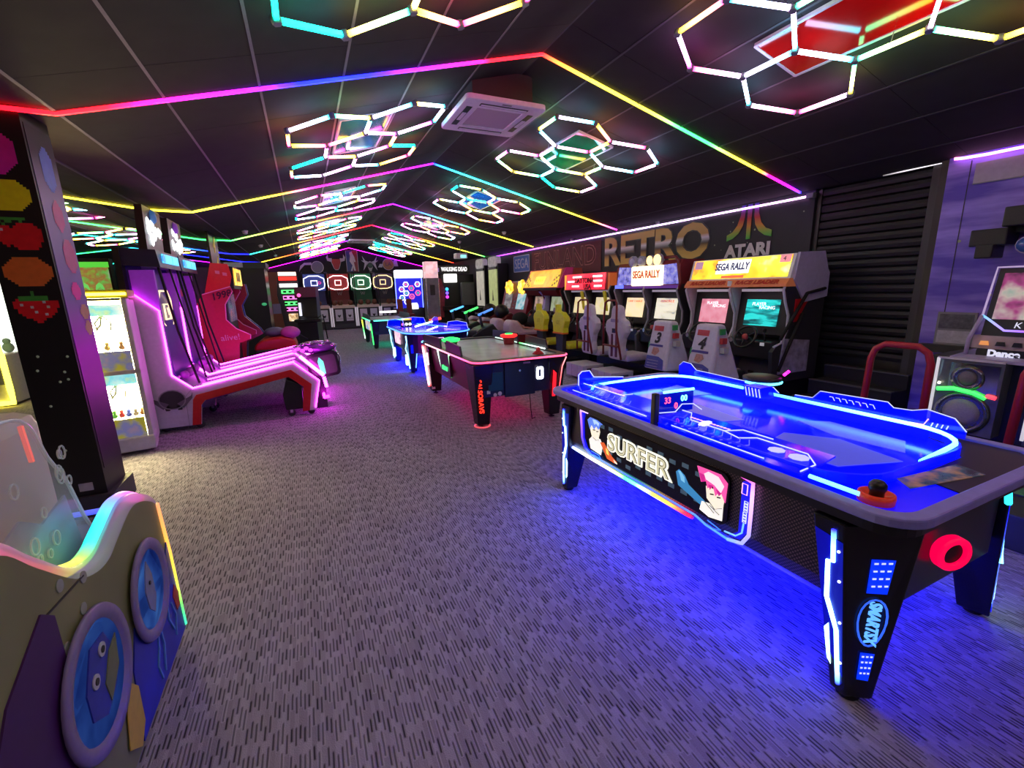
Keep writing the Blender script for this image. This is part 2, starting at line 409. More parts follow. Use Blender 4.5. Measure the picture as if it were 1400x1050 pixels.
# eave strips on the walls
t = thing('wall_light_strip', 'long pink violet light strip running along the top of the mural wall', 'light strip', (6.22, 10, 2.69))
LED(t, 'tube', [(0, -6.05, 0), (0, 5.2, 0)], .017, [(0, (1, .5, 1)), (.3, LIL), (.6, (.8, .15, 1)), (1, PUR)], 5, .5, 4)
B(t, 'corner_bracket', GREY, -.05, .02, -6.09, -6.0, -.03, .03)
for y in (-3.2, -.2, 2.8): B(t, 'clip', GREY, -.03, .02, y - .03, y + .03, .02, .07)
t = thing('wall_light_strip', 'purple pink light strip curving along the top of the purple wall', 'light strip', (6.1, 1, 2.73))
LED(t, 'tube', [(.10, 1.52, .06), (.03, 1.49, .035), (.0, 1.42, .02), (0, 1.25, .012), (0, -3, .012)], .016, [(0, PNK), (.1, (1, .4, 1)), (.5, MAG), (1, PUR)], 5, .2, 4)
t = tag(LED(None, 'shutter_top_light', [(6.2, 2.62, 2.765), (6.2, 3.15, 2.757)], .008, [(0, WHT), (.6, WHT), (1, (.1, .1, .1))], 1.2, .1, 4), 'short white light strip over the roller shutter', 'light strip')

# ------------------------------------------------------------------ hexagon tube lights
A6 = .442
TUBES = []
LW, CY, YE, PK, MG, TL = (.85, .55, 1), (.0, .80, 1), (1, .62, .008), (1, .012, .16), (1, .015, .7), (.0, 1, .42)
for a, b in ((LW, CY), (CY, YE), (YE, PK), (PK, LW), (LW, MG), (CY, TL), (MG, LW), (TL, YE), (LW, PK), (CY, LW), (YE, TL), (PK, YE)):
    p = [(-A6 / 2 + .02 + (A6 - .04) * i / 4, 0, 0) for i in range(5)]
    me = MB().tube(p, .017, 4, False, [lerp(a, b, i / 4) for i in range(5)]).mesh('light_tube'); me.materials.append(ledm(HEX_E)); TUBES.append(me)
con_me = MB().lathe([(.026, -.022), (.03, 0), (.026, .022)], 6).mesh('connector'); con_me.materials.append(GREY)
def hexes(x, y, z, ang, label, seed, panel=None):
    rd = random.Random(seed)
    t = thing('hexagon_light', label, 'ceiling light', (x, y, z), group='hexagon tube lights under the ceiling'); t.rotation_euler = (0, ang, 0)
    w = A6 * math.sqrt(3) / 2; done = {}; vs = {}
    for cx, cy in ((0, 0), (-w, -1.5 * A6), (w, -1.5 * A6), (-w, 1.5 * A6), (w, 1.5 * A6)):
        P = [(cx + A6 * math.sin(PI / 3 * k), cy + A6 * math.cos(PI / 3 * k)) for k in range(6)]
        for k in range(6):
            a, b = P[k], P[(k + 1) % 6]; mx, my = (a[0] + b[0]) / 2, (a[1] + b[1]) / 2
            key = (round(mx, 2), round(my, 2))
            vs[(round(a[0], 2), round(a[1], 2))] = a
            if key in done: continue
            done[key] = 1
            share(rd.choice(TUBES), 'light_tube', t, (mx, my, 0), (0, 0, math.atan2(b[1] - a[1], b[0] - a[0]) + (PI if rd.random() < .5 else 0)))
    for a in vs.values(): share(con_me, 'connector', t, (a[0], a[1], 0))
    for sx in (-w, w):
        TB(t, 'hanging_wire', GREY, [(sx, 0, 0), (sx, 0, .1)], .003, 4)
    return t
def panel(x, y, z, ang, label, m, hx=.275, hy=.6):
    t = thing('ceiling_panel', label, 'light panel', (x, y, z), group='coloured panels above the hexagon lights'); t.rotation_euler = (0, ang, 0)
    MB().ring(rrect(hx, hy, .01, 1), rrect(hx - .02, hy - .02, .005, 1), -.025, 0).o('frame', mat('panel_frame', (.55, .5, .6), .4), t)
    B(t, 'diffuser', m, -hx + .02, hx - .02, -hy + .02, hy - .02, -.018, -.004)
YS = (2.07, 5.64, 9.2, 12.8, 16.4, 20.0)
RL = ('hexagon tube light with the red panel, over the surfing air hockey table', 'hexagon tube light right of the air conditioner', 'third hexagon tube light of the right row, before the second roof strip ends',
      'fourth hexagon tube light of the right row, beyond the third strip', 'fifth hexagon tube light of the right row, far back', 'last hexagon tube light of the right row near the emblems')
LL = ('hexagon tube light cut off at the top edge, left of the ridge', 'hexagon tube light left of the air conditioner', 'third hexagon tube light of the left row below the purple strip',
      'fourth hexagon tube light of the left row', 'fifth hexagon tube light of the left row, far back', 'last hexagon tube light of the left row near the emblems')
PRED = mat('red_diffuser', (.28, .003, .003), .12, emit=.13, ecol=(1, .0, .005)); PGRN = mat('green_diffuser', (.01, .09, .04), .1, emit=.05, ecol=(0, 1, .4)); PBLU = mat('blue_diffuser', (.01, .04, .25), .1, emit=.3, ecol=(0, .2, 1))
PTEAL = mat('teal_diffuser', (.02, .10, .10), .1, emit=.06, ecol=(0, .8, 1))
for i, y in enumerate(YS):
    hexes(3.56, y, zr(3.56) - .14, AR, RL[i], 10 + i)
    hexes(.77, y, zl(.77) - .14, -AL, LL[i], 40 + i)
    if i < 4:
        panel(3.72 if i == 0 else 3.56, y + (.12 if i == 0 else 0), zr(3.72 if i == 0 else 3.56) - .016, AR, ('red panel above the hexagon light at the top of the picture', 'green panel above the hexagon light beside the air conditioner', 'blue panel above the third hexagon light of the right row', 'teal panel above the fourth hexagon light of the right row')[i], (PRED, PGRN, PBLU, PTEAL)[i])
        panel(.77, y, zl(.77) - .016, -AL, ('dark panel above the cut off hexagon light', 'teal panel above the hexagon light left of the air conditioner', 'blue panel above the third hexagon light of the left row', 'green panel above the fourth hexagon light of the left row')[i], (PTEAL, PTEAL, PBLU, PGRN)[i])
for x, a, z, lab in ((3.56, AR, zr(3.56) - .14, 'unseen hexagon tube light continuing the right row behind the viewer, added for fill'), (.77, -AL, zl(.77) - .14, 'unseen hexagon tube light continuing the left row behind the viewer, added for fill')):
    hexes(x, -1.5, z, a, lab, 77)  # unseen pair added as fill light for the near carpet
for i, y in enumerate((5.6, 9.2, 12.8, 16.4)):
    hexes(-3.5, y, 3.04 - .14, -math.atan(.142), ('hexagon tube light in the left side bay behind the pillar', 'second hexagon tube light in the left side bay', 'third hexagon tube light in the left side bay', 'farthest hexagon tube light in the left side bay')[i], 90 + i)

# ------------------------------------------------------------------ air conditioner, detectors
def aircon(x, y, z, label):
    t = thing('air_conditioner', label, 'air conditioner', (x, y, z), group='ceiling cassette air conditioners')
    ACW = mat('ac_white', (.85, .80, .95), .45)
    h = .435
    PR(t, 'casing', DARK, 'x', [(-.33, .05), (.33, .05), (.33, .34), (-.33, .34)], -.33, .33)  # casing coloured dark to stand for the dim light above the fascia
    MB().ring(rrect(h, h + .02, .05, 4), rrect(.25, .25, .01, 4), 0, .05).o('fascia', ACW, t, bevel=.008)
    B(t, 'intake_grille', mat('ac_grille', (.55, .46, .52), .7, vary=.4, scale=160), -.25, .25, -.25, .25, .012, .03)
    for k, (sx, sy) in enumerate(((0, -1), (0, 1), (-1, 0), (1, 0))):
        w, l = (.26, .03) if sx == 0 else (.03, .26)
        c = (.34 * sx, .345 * sy)
        B(t, 'outlet', BLACK, c[0] - w, c[0] + w, c[1] - l, c[1] + l, -.003, .02)
        B(t, 'louvre', ACW, c[0] - w + .01, c[0] + w - .01, c[1] - l * .4, c[1] + l * .4, -.008, .0)
    B(t, 'brand_plate', GREY, -.05, .05, -h + .01, -h + .03, -.004, .01)
aircon(2.05, 4.85, 3.38, 'white square ceiling cassette air conditioner beside the ridge')
aircon(2.1, 17.6, 3.38, 'distant ceiling cassette air conditioner under the red strip')
def detector(x, y, label):
    z = (zl(x) if x < 2.27 else zr(x)) if x > -1.33 else 2.81
    t = thing('smoke_detector', label, 'smoke detector', (x, y, z - .035), group='ceiling smoke detectors')
    LT(t, 'base', WHITE, [(.06, .02), (.06, .0)], n=12); LT(t, 'dome', mat('detector_white', (.8, .78, .8), .4), [(.045, .0), (.05, -.03), (.03, -.05), (.005, -.055)], n=12)
detector(5.0, 11.2, 'small white ceiling detector nearest the mural strip'); detector(4.75, 14.2, 'small white ceiling detector above the zombie game sign')
detector(-.95, 10.9, 'small white ceiling detector beside the green light strip'); detector(-.9, 14.0, 'small white ceiling detector on the yellow strip by the candy game')
detector(-.75, 18.0, 'small reddish ceiling detector near the pink strip')

# ------------------------------------------------------------------ roller shutter and steps
sh = structure(bpy.data.objects.new('door_1', None)); COL.objects.link(sh); sh.location = (6.34, 0, 0)
SL = mat('shutter_slat', (.013, .013, .017), .5)
sl_me = MB().prism('y', [(0, 0), (-.035, .012), (-.045, .05), (-.035, .088), (0, .10), (.02, .1), (.02, 0)], 2.70, 3.90).mesh('slat'); sl_me.materials.append(SL)
for i in range(21): share(sl_me, 'slat', sh, (0, 0, .62 + i * .102))
B(sh, 'guide_rail', mat('shutter_rail', (.05, .05, .055), .5), -.12, .05, 2.60, 2.70, .5, 2.77)
B(sh, 'guide_rail', BLACK, -.06, .05, 3.86, 3.92, .5, 2.77)
B(sh, 'side_post', BLACK, -.2, .05, 2.54, 2.60, .0, 2.77)
B(sh, 'lower_panel', BLACK, -.02, .06, 2.6, 3.9, .0, .64)
st = thing('carpeted_steps', 'dark carpeted steps up to the roller shutter behind the red rail', 'steps', (5.9, 3.0, 0))
STEP = mat('step_carpet', (.02, .02, .024), .9); NOSE = mat('step_nosing', (.10, .10, .11), .8, vary=.4, scale=80)
for i, (x, z) in enumerate(((-.4, .18), (-.1, .36), (.2, .52))):
    s = B(st, 'step', STEP, x, .44, -.44, .46, z - .18, z - .006); B(s, 'nosing', NOSE, x - .012, x + .06, -.44, .46, z - .008, z + .004)

# ------------------------------------------------------------------ mural on the side wall
X0 = 6.232
def sign(name, label, cat): return thing(name, label, cat, (X0, 0, 0))
t = sign('wall_sign', 'blue block lettering at the far end of the mural wall', 'wall lettering'); t.location = (X0, 12.7, 2.33)
B(t, 'back_plate', mat('sega_blue', (.06, .16, .62), .5), -.004, 0, -.55, .55, -.24, .24)
MB().ring([(y, z) for y, z in rrect(.56, .25, .04, 2)], [(y, z) for y, z in rrect(.53, .225, .03, 2)], 0, .008).o('outline', mat('sign_pale', (.5, .55, .8), .5), t, (-.004, 0, 0), (PI / 2, 0, -PI / 2))
TX(t, 'SEGA', mat('sign_pale', (.5, .55, .8), .5), .42, (-.008, 0, -.01), '-x', .003, xs=.95)
t = sign('wall_sign', 'dark red outlined serif lettering on the mural wall', 'wall lettering'); t.location = (X0, 10.3, 2.30)
B(t, 'back_plate', mat('funland_maroon', (.12, .016, .03), .6), -.004, 0, -1.72, 1.7, -.36, .32)
TX(t, 'FUNLAND', mat('funland_line', (.42, .16, .16), .6), .64, (-.008, .02, .0), '-x', .002, xs=1.05, off=.016)
TX(t, 'FUNLAND', mat('funland_fill', (.10, .012, .02), .6), .64, (-.013, .02, .0), '-x', .003, xs=1.05, off=-.008)
t = sign('wall_sign', 'large gold and chrome lettering above the rally cabinets', 'wall lettering'); t.location = (X0, 7.02, 2.29)
CHR = [(0, (.75, .50, .12)), (.3, (.62, .36, .06)), (.45, (.10, .05, .02)), (.5, (.14, .14, .16)), (.62, (.7, .7, .78)), (.72, (.55, .33, .08)), (1, (.62, .40, .10))]
TX(t, 'RETRO', mat('retro_edge', (.05, .045, .05), .3), .80, (-.002, .0, 0), '-x', .002, xs=1.16, off=.045)
o = TX(t, 'RETRO', ramp('retro_gold', CHR, 1, -.29, .29, .3), .80, (-.010, 0, 0), '-x', .003, xs=1.16, off=.026)
t = sign('wall_sign', 'white lettering under the three-pronged rainbow emblem', 'wall lettering'); t.location = (X0, 4.86, 2.07)
TX(t, 'ATARI', mat('atari_white', (.7, .7, .72), .5), .25, (-.006, 0, 0), '-x', .003, xs=1.1, off=.012)
t = sign('wall_emblem', 'three-pronged rainbow emblem on the mural wall', 'emblem'); t.location = (X0, 4.86, 2.24)
RBW = ramp('atari_rainbow', [(0, (.05, .5, .06)), (.2, (.3, .45, .05)), (.38, (.65, .3, .04)), (.6, (.6, .04, .05)), (.8, (.25, .05, .35)), (1, (.08, .06, .5))], 2, 0, .5)
B(t, 'middle_prong', RBW, -.006, 0, -.035, .035, 0, .5)
for s in (-1, 1):
    out = [(s * .075, .5), (s * .14, .5), (s * .15, .36), (s * .2, .22), (s * .28, .13), (s * .38, .09), (s * .38, 0), (s * .27, .03), (s * .17, .10), (s * .105, .20), (s * .08, .33)]
    PR(t, 'side_prong', RBW, 'x', out, -.006, 0)
STARM = glow('wall_star', (.5, .55, .4), .12)
rd = random.Random(3)
star_me = MB().ell((0, 0, 0), (.003, .012, .012), 6, 4).mesh('printed_star'); star_me.materials.append(STARM)
for i in range(16):
    s_ = .6 + rd.random() * .8
    share(star_me, 'printed_star', wr, (6.238, rd.uniform(4.0, 5.6) if i < 12 else rd.uniform(5.6, 8), rd.uniform(1.95, 2.6)), (0, 0, 0), (1, s_, s_))
for i in range(10):
    share(star_me, 'printed_star', wp, (6.138, rd.uniform(.9, 2.5), rd.uniform(1.1, 2.6)), (0, 0, 0), (1, 1.3, 1.3))
# notice and pale strip on the purple wall, spot lamps
t = thing('framed_notice', 'framed grey notice on the purple wall above the speaker', 'notice', (6.13, 2.25, 1.07))
B(t, 'frame', GREY, -.012, .008, -.155, .155, -.17, .17); B(t, 'paper', mat('notice_paper', (.5, .48, .55), .7, vary=.4, scale=30), -.016, -.012, -.135, .135, -.15, -.02); B(t, 'photo', mat('notice_photo', (.10, .10, .12), .5, vary=.9, scale=25), -.016, -.012, -.135, .135, .0, .15)
t = thing('wall_board', 'plain pale board at the top of the purple wall', 'board', (6.13, 1.4, 2.59))
B(t, 'face', mat('pale_board', (.45, .42, .5), .7), -.01, .008, -1.6, .92, -.10, .09); B(t, 'lip', GREY, -.014, -.01, -1.6, .92, -.105, -.095)
t = thing('spot_lamp', 'black stage spot lamps bracketed to the purple wall', 'spot lamp', (6.0, 2.0, 2.0))
B(t, 'bracket', BLACK, -.1, .14, -.5, .1, -.02, .03); B(t, 'housing', BLACK, -.25, .0, -.12, .13, -.13, .02, .01); B(t, 'housing', BLACK, -.22, .02, -.5, -.06, .03, .2, .01); B(t, 'housing', BLACK, -.3, -.06, -.06, .06, -.24, -.12, .01)
LT(t, 'lens', mat('spot_lens', (.05, .12, .4), .1), [(.001, -.26), (.06, -.26), (.07, -.2)], (0, -.25, -.14), 'x', 12)
LT(t, 'lens_hood', LILAC, [(.075, -.23), (.08, -.15), (.06, -.05)], (0, -.25, -.14), 'x', 12)

# ================================================================== AIR HOCKEY TABLES
GB = glow('blue_light', (0, .0, 1), 9); GBS = glow('blue_soft', (0, .004, 1), 1.6); GW = glow('ice_light', (.45, .85, 1), 5)
RAILM = mat('rail_lilac', (.30, .29, .80), .35)
ACR = acrylic('edge_lit_acrylic', (.0, .005, .9), .72, .55)
ETCH = glow('etched_line', (.55, .6, 1), 1.3); ETCHP = glow('etched_line_pink', (1, .45, .95), 1.6)
def poly(par, name, m, pts, r=.004, n=4): return MB().tube(pts, r, n).o(name, m, par)
def hockey_leg(t, m, su, sv, top, bot, z1=.74, z0=.03):
    """tapering leg; top/bot are (near u, far u, near v, far v) for the corner su,sv"""
    def q(r): return (min(su * r[0], su * r[1]), max(su * r[0], su * r[1]), min(sv * r[2], sv * r[3]), max(sv * r[2], sv * r[3]))
    l = MB().frus(q(bot), z0, q(top), z1).o('leg', m, t, bevel=.012)
    a, b, c, d = q(bot)
    MB().lathe([(.035, 0), (.04, .006), (.012, .012), (.012, .035)], 12, ((a + b) / 2, (c + d) / 2, 0)).o('foot', RUB, l)
    return l
def surfer():
    t = thing('air_hockey_table', 'large blue glowing air hockey table with SURFER side sign in the foreground', 'air hockey', (2.29, 1.80, 0))
    PERF = dots('perforated_side', (.010, .008, .012), (.16, .10, .10), 55, (1, 2), .33)
    body = MB().prism('y', [(-.565, .79), (-.565, .46), (-.53, .385), (.53, .385), (.565, .46), (.565, .79)], -.93, .93).o('body', PERF, t)
    B(t, 'end_panel', BLACK, -.34, .34, -1.085, -.93, .40, .79); B(t, 'end_panel', BLACK, -.34, .34, .93, 1.085, .40, .79)
    MB().ring(rrect(.60, 1.15, .12), rrect(.5, 1.05, .1), .745, .79).o('skirt', BLACK, t)
    MB().ring(rrect(.63, 1.18, .14), rrect(.575, 1.125, .10), .79, .828).o('rail', RAILM, t, bevel=.008)
    MB().ring(rrect(.575, 1.125, .10), rrect(.50, .95, .25), .785, .812).o('rail_deck', mat('deck_blue_glow', (.0, .003, .5), .15, emit=.8, ecol=(0, .002, 1)), t)  # blue LED light put into the deck as emission
    PR(t, 'end_deck', BLACK, 'z', [(-.16, -1.12), (.50, -1.12), (.57, -1.05), (.57, -.62), (.50, -.72), (.42, -.88), (.28, -.96), (-.12, -.97)], .812, .816)
    pf = MB().prism('z', rrect(.52, 1.0, .24), .775, .80).o('playfield', mat('playfield_blue_glow', (.0, .004, .85), .12, emit=1.3, ecol=(0, .001, 1), vary=.05), t)  # emission stands in for the blue LED light falling on the field
    PT = mat('playfield_haze', (.03, .03, .5), .2, emit=.5, ecol=(.16, .16, 1))  # haze on the field, painted as flat glowing patches
    for pts in ([(-.25, -.75), (.05, -.85), (.12, -.55), (-.02, -.35), (-.28, -.42)], [(.18, -.8), (.36, -.72), (.38, -.35), (.25, -.25), (.16, -.5)], [(-.3, .0), (.0, -.1), (.05, .3), (-.25, .35)], [(.1, .5), (.35, .45), (.36, .8), (.15, .75)]):
        PR(pf, 'haze_patch', PT, 'z', pts, .80, .803)
    # inner ring of light
    rr = [(x, y, .862) for x, y in rrect(.485, .93, .24, 6)]
    k = len(rr)
    pts = rr[19:] + rr[:19]
    half = [p for p in rr if p[0] > -.40]
    a1 = [(.0, -.93, .84)] + [(x, y, .862) for x, y in arc(.245, -.69, .24, -PI / 2, 0, 6)] + [(.485, .10, .862)]
    a2 = [(.485, .30, .862)] + [(x, y, .862) for x, y in arc(.245, .69, .24, 0, PI / 2, 6)] + [(-.2, .93, .862)] + [(x, y, .86) for x, y in arc(-.245, .69, .24, PI / 2, PI * .8, 4)]
    for a in (a1, a2): LED(t, 'inner_light', a, .010, [(0, (.1, .6, 1)), (.5, (.25, .75, 1)), (1, (.05, .35, 1))], 4, .12)
    MB().ring([(x, y) for x, y in rrect(.50, .95, .25)], [(x, y) for x, y in rrect(.49, .94, .245)], .80, .852).o('inner_wall', glow('inner_wall_blue', (0, .004, 1), 1.0), t)
    # far acrylic guards with etched edge
    for nm, pts in (('a', [(.94, .835), (.94, .93), (.90, .965), (.82, .96), (.76, .915), (.10, .90), (.06, .87), (.06, .835)]), ('b', [(-.05, .835), (-.05, .88), (-.16, .885), (-.20, .935), (-.55, .945), (-.58, .92), (-.66, .925), (-.72, .945), (-.83, .925), (-.88, .87), (-.88, .835)])):
        g = PR(t, 'guard', ACR, 'x', pts, .515, .525)
        poly(g, 'edge', ETCH, [(.52, y, z) for y, z in pts[1:-1]], .0035)
        for q in range(7):
            y = pts[0][0] - .24 - q * .035
            if nm == 'b': poly(g, 'etched_mark', ETCH, [(.512, y, .895), (.512, y + .012, .915), (.512, y + .03, .915)], .002)
    poly(t, 'etched_mark', ETCHP, [(.51, -.60, .86), (.51, -.72, .866), (.51, -.735, .90)], .003)
    for q in range(4): poly(t, 'etched_mark', ETCH, [(.51, -.75 - .02 * q, .866), (.51, -.755 - .02 * q, .885)], .003)
    # far-left small guard near the far end
    g = PR(t, 'guard', ACR, 'y', [(-.43, .835), (-.43, .93), (-.40, .955), (-.33, .955), (-.29, .90), (.0, .87), (.0, .835)], 1.03, 1.04)
    poly(g, 'edge', ETCH, [(-.43, 1.025, .835), (-.43, 1.025, .93), (-.40, 1.025, .955), (-.33, 1.025, .955), (-.29, 1.025, .90), (.0, 1.025, .87)], .004)
    LED(t, 'end_light', [(-.36, .99, .84), (-.1, 1.0, .84)], .012, CYA, 2.5)
    # near acrylic deck with etched pattern
    g = PR(t, 'etched_deck', ACR, 'y', [(-.545, .825), (-.335, .868), (-.335, .876), (-.545, .833)], -.78, 1.0)
    def D(u, v): return (u, v, .836 + (u + .545) * .205)
    for path in ([D(-.40, 1.0), D(-.40, .55), D(-.34, .5)], [D(-.35, .12), D(-.35, -.02), D(-.42, -.08), D(-.42, -.30), D(-.36, -.36), D(-.36, -.52)], [D(-.42, -.30), D(-.44, -.40), D(-.39, -.46), D(-.39, -.7), D(-.45, -.77), D(-.53, -.76)], [D(-.53, .95), D(-.53, .15)], [D(-.53, -.05), D(-.53, -.6)]):
        poly(g, 'etched_line', ETCH, path, .003)
    for q in range(9):
        v = .85 - q * .055; poly(g, 'etched_mark', mat('etch_dim', (.3, .3, .9), .3, emit=.5, ecol=(.2, .2, 1)), [D(-.51, v), D(-.47, v - .03), D(-.43, v)], .0025)
        v = -.05 - q * .05; poly(g, 'etched_mark', MATS['etch_dim'], [D(-.51, v), D(-.47, v - .03), D(-.43, v)], .0025)
    for q in range(14): B(g, 'etched_text', ETCHP, -.402, -.388, .92 - q * .03 - .011, .92 - q * .03 + .008, .866, .8675)
    for q in range(12): B(g, 'etched_text', ETCHP, -.40, -.388, -.06 - q * .022 - .009, -.06 - q * .022 + .006, .8665, .868)
    PR(g, 'etched_figure', glow('etched_white', (.9, .9, 1), 2.2), 'z', [(-.46, -.17), (-.41, -.15), (-.37, -.155), (-.37, -.18), (-.40, -.19), (-.45, -.20)], .862, .869)
    PR(g, 'etched_figure', glow('etched_soft', (.6, .6, 1), .9), 'z', arc(-.45, -.60, .035, 0, 2 * PI, 8)[:-1], .862, .866); PR(g, 'etched_figure', MATS['etched_soft'], 'z', arc(-.45, -.70, .04, 0, 2 * PI, 8)[:-1], .862, .866)
    LED(t, 'deck_light', [(-.535, -.80, .836), (-.535, -.98, .836)], .009, (.1, .45, 1), 4)
    # score unit
    sc = B(t, 'score_unit', BLACK, -.57, -.535, .04, .075, .80, 1.0, .006)
    B(sc, 'display', mat('display_blue', (.0, .005, .25), .1, emit=.3, ecol=(0, .01, 1)), -.535, -.27, .05, .062, .87, .99)
    TX(sc, '33', glow('digit_red', (1, .05, .1), 5), .05, (-.47, .047, .948), '-y', .001); TX(sc, '00', glow('digit_green', (.15, 1, .6), 5), .05, (-.345, .047, .948), '-y', .001); TX(sc, '0', MATS['digit_red'], .05, (-.405, .047, .91), '-y', .001)
    LED(sc, 'top_light', [(-.50, .05, 1.0), (-.27, .05, .995)], .008, (.15, .75, 1), 4)
    poly(sc, 'etched_line', ETCH, [(-.53, .045, .885), (-.41, .045, .875), (-.36, .045, .915), (-.27, .045, .905), (-.2, .045, .86)], .003)
    # second, far score unit folded flat and pod
    sc = MB().prism('x', [(.02, .86), (.14, .86), (.16, .93), (.04, .93)], .30, .42).o('far_score_unit', ACR, t)
    for q in range(5): poly(sc, 'etched_mark', ETCH, [(.295, .03 + q * .024, .87), (.295, .045 + q * .024, .925)], .003)
    pod = LT(t, 'puck_pod', BLACK, [(.10, .90), (.125, .915), (.125, .935), (.10, .945), (.001, .945)], (.62, .26, 0), n=28)
    LED(pod, 'pod_light', [(.62 + .122 * math.cos(a), .26 + .122 * math.sin(a), .905) for a in [PI * (.9 + .1 * i) for i in range(12)]], .009, (.1, .7, 1), 4)
    B(pod, 'pod_stem', BLACK, .58, .64, .22, .30, .74, .90); LED(pod, 'pod_tail', [(.72, .17, .95), (.73, .14, .985)], .01, MAG, 3)
    # side sign
    s = MB().prism('x', rrect(.60, .135, .05, 4), -.012, .0).o('side_sign', mat('sign_black', (.006, .006, .009), .15), t, (-.566, .12, .585))
    SY = lambda y: y  # local y along the table, mirrored reading direction faces -x
    TX(s, 'SURFER', glow('sign_cream', (1, .96, .80), 1.15), .145, (-.015, .05, .01), '-x', .002, xs=1.12, off=.013)
    TX(s, 'SURFER', mat('sign_olive', (.05, .05, .02), .4), .145, (-.019, .05, .01), '-x', .001, xs=1.12, off=.003)
    TX(s, 'SURFER', glow('sign_cream_fill', (.85, .80, .52), .75), .145, (-.0215, .05, .01), '-x', .001, xs=1.12, off=-.001)
    rd = random.Random(5)
    for i in range(22):
        y = -.42 + (i % 11) * .09; z = (-.075 if i < 11 else .085) + rd.uniform(-.02, .02)
        B(s, 'window_print', glow('sign_window', (.1, .18, .26), .35), -.0135, -.012, y - .022, y + .022, z - .012, z + .012)
    FACE = glow('print_face', (1, .9, .72), .95); HAIRB = glow('print_blue_hair', (.12, .25, .95), .9); HAIRP = glow('print_pink_hair', (1, .10, .42), .95); PWH = glow('print_white', (1, .95, .88), .95)
    GLV = glow('print_glove', (.06, .35, .75), .6); ARM = glow('print_arm', (.9, .14, .03), .8); LINE = mat('print_line', (.05, .03, .03), .5)
    def pr(m, pts, d, nm): PR(s, nm, m, 'x', pts, -.013 - d, -.012)
    # boy with blue hair at the far end, girl with pink hair at the near end
    pr(PWH, [(.52, -.10), (.40, -.11), (.38, -.04), (.41, .0), (.50, .0), (.54, -.04)], .001, 'printed_jacket')
    pr(FACE, [(.53, .05), (.51, .0), (.47, -.015), (.43, .0), (.415, .05), (.43, .09), (.51, .09)], .002, 'printed_face')
    pr(HAIRB, [(.56, .10), (.53, .04), (.51, .075), (.48, .05), (.455, .08), (.43, .06), (.41, .10), (.385, .11), (.45, .125), (.53, .125)], .003, 'printed_hair')
    pr(ARM, [(.41, -.02), (.37, -.01), (.28, -.08), (.23, -.10), (.25, -.115), (.33, -.11)], .002, 'printed_arm')
    pr(GLV, [(-.27, .03), (-.29, .05), (-.33, .03), (-.36, -.01), (-.48, -.06), (-.46, -.09), (-.36, -.06), (-.29, -.04)], .001, 'printed_glove')
    pr(PWH, [(-.45, -.06), (-.52, -.05), (-.575, -.03), (-.575, -.11), (-.50, -.125), (-.44, -.11)], .002, 'printed_jacket')
    pr(FACE, [(-.47, .03), (-.48, -.03), (-.53, -.065), (-.575, -.04), (-.58, .03)], .003, 'printed_face')
    pr(HAIRP, [(-.41, .115), (-.44, .04), (-.47, .055), (-.48, .02), (-.51, .05), (-.53, .0), (-.555, .04), (-.585, -.01), (-.59, .09), (-.55, .12)], .004, 'printed_hair')
    pr(glow('print_hair_light', (1, .80, .85), 1.0), [(-.455, .09), (-.47, .065), (-.52, .055), (-.56, .03), (-.575, .07), (-.54, .105), (-.48, .11)], .005, 'hair_highlight')
    pr(glow('print_hair_dark', (.75, .02, .30), .8), [(-.425, .085), (-.445, .042), (-.465, .052), (-.46, .085)], .005, 'hair_shade'); pr(MATS['print_hair_dark'], [(-.485, .045), (-.497, .02), (-.51, .05)], .0055, 'hair_shade'); pr(MATS['print_hair_dark'], [(-.53, .04), (-.55, .01), (-.565, .03)], .0055, 'hair_shade')
    pr(glow('print_hair_ice', (.5, .7, 1), .9), [(.50, .118), (.475, .085), (.455, .1), (.43, .085), (.42, .11), (.46, .122)], .004, 'hair_highlight')
    pr(glow('print_flame', (1, .75, .15), 1.0), [(.345, -.04), (.32, -.05), (.31, -.08), (.335, -.075)], .004, 'printed_cuff'); pr(FACE, [(.26, -.092), (.235, -.10), (.225, -.112), (.25, -.108)], .004, 'printed_hand')
    pr(glow('print_glove_light', (.25, .65, 1), .8), [(-.285, .04), (-.30, .045), (-.33, .02), (-.335, -.01), (-.31, -.005), (-.30, .02)], .002, 'glove_highlight')
    for q in ([(-.47, -.055), (-.53, -.09)], [(-.50, -.06), (-.56, -.085)], [(.49, -.01), (.45, -.02), (.42, -.005)], [(-.485, -.035), (-.53, -.068), (-.572, -.045)]): poly(s, 'printed_line', LINE, [(-.0165, y, z) for y, z in q], .0016)
    for p in ([(.49, .045), (.465, .05)], [(.45, .045), (.43, .05)], [(-.50, .0), (-.52, .005)], [(-.54, .0), (-.56, .005)]):
        poly(s, 'printed_eye', LINE, [(-.0165, y, z) for y, z in p], .004)
    # neon U around the sign
    U = [(-.585, .76, .725), (-.588, .745, .64), (-.588, .735, .54), (-.588, .70, .475), (-.588, .62, .445)]
    LED(t, 'neon_frame', [(-.58, .68, .735), (-.585, .76, .735)] + U, .008, [(0, (1, .6, 1)), (.4, (.5, .15, 1)), (.8, BLU), (1, (.05, .2, 1))], 1.6, .05)
    LED(t, 'neon_frame', [(-.588, .62, .447), (-.588, -.30, .435), (-.588, -.37, .415), (-.588, -.50, .405)], .006, [(0, (.06, .25, 1)), (.5, (.01, .06, 1)), (1, (.06, .3, 1))], 1.6, .1)
    LED(t, 'neon_frame', [(-.588, -.50, .405), (-.588, -.575, .425), (-.588, -.605, .48), (-.588, -.605, .60), (-.585, -.60, .735), (-.58, -.53, .745)], .009, [(0, (.1, .3, 1)), (.4, (.4, .3, 1)), (.75, (1, .45, 1)), (1, MAG)], 1.7, .05)
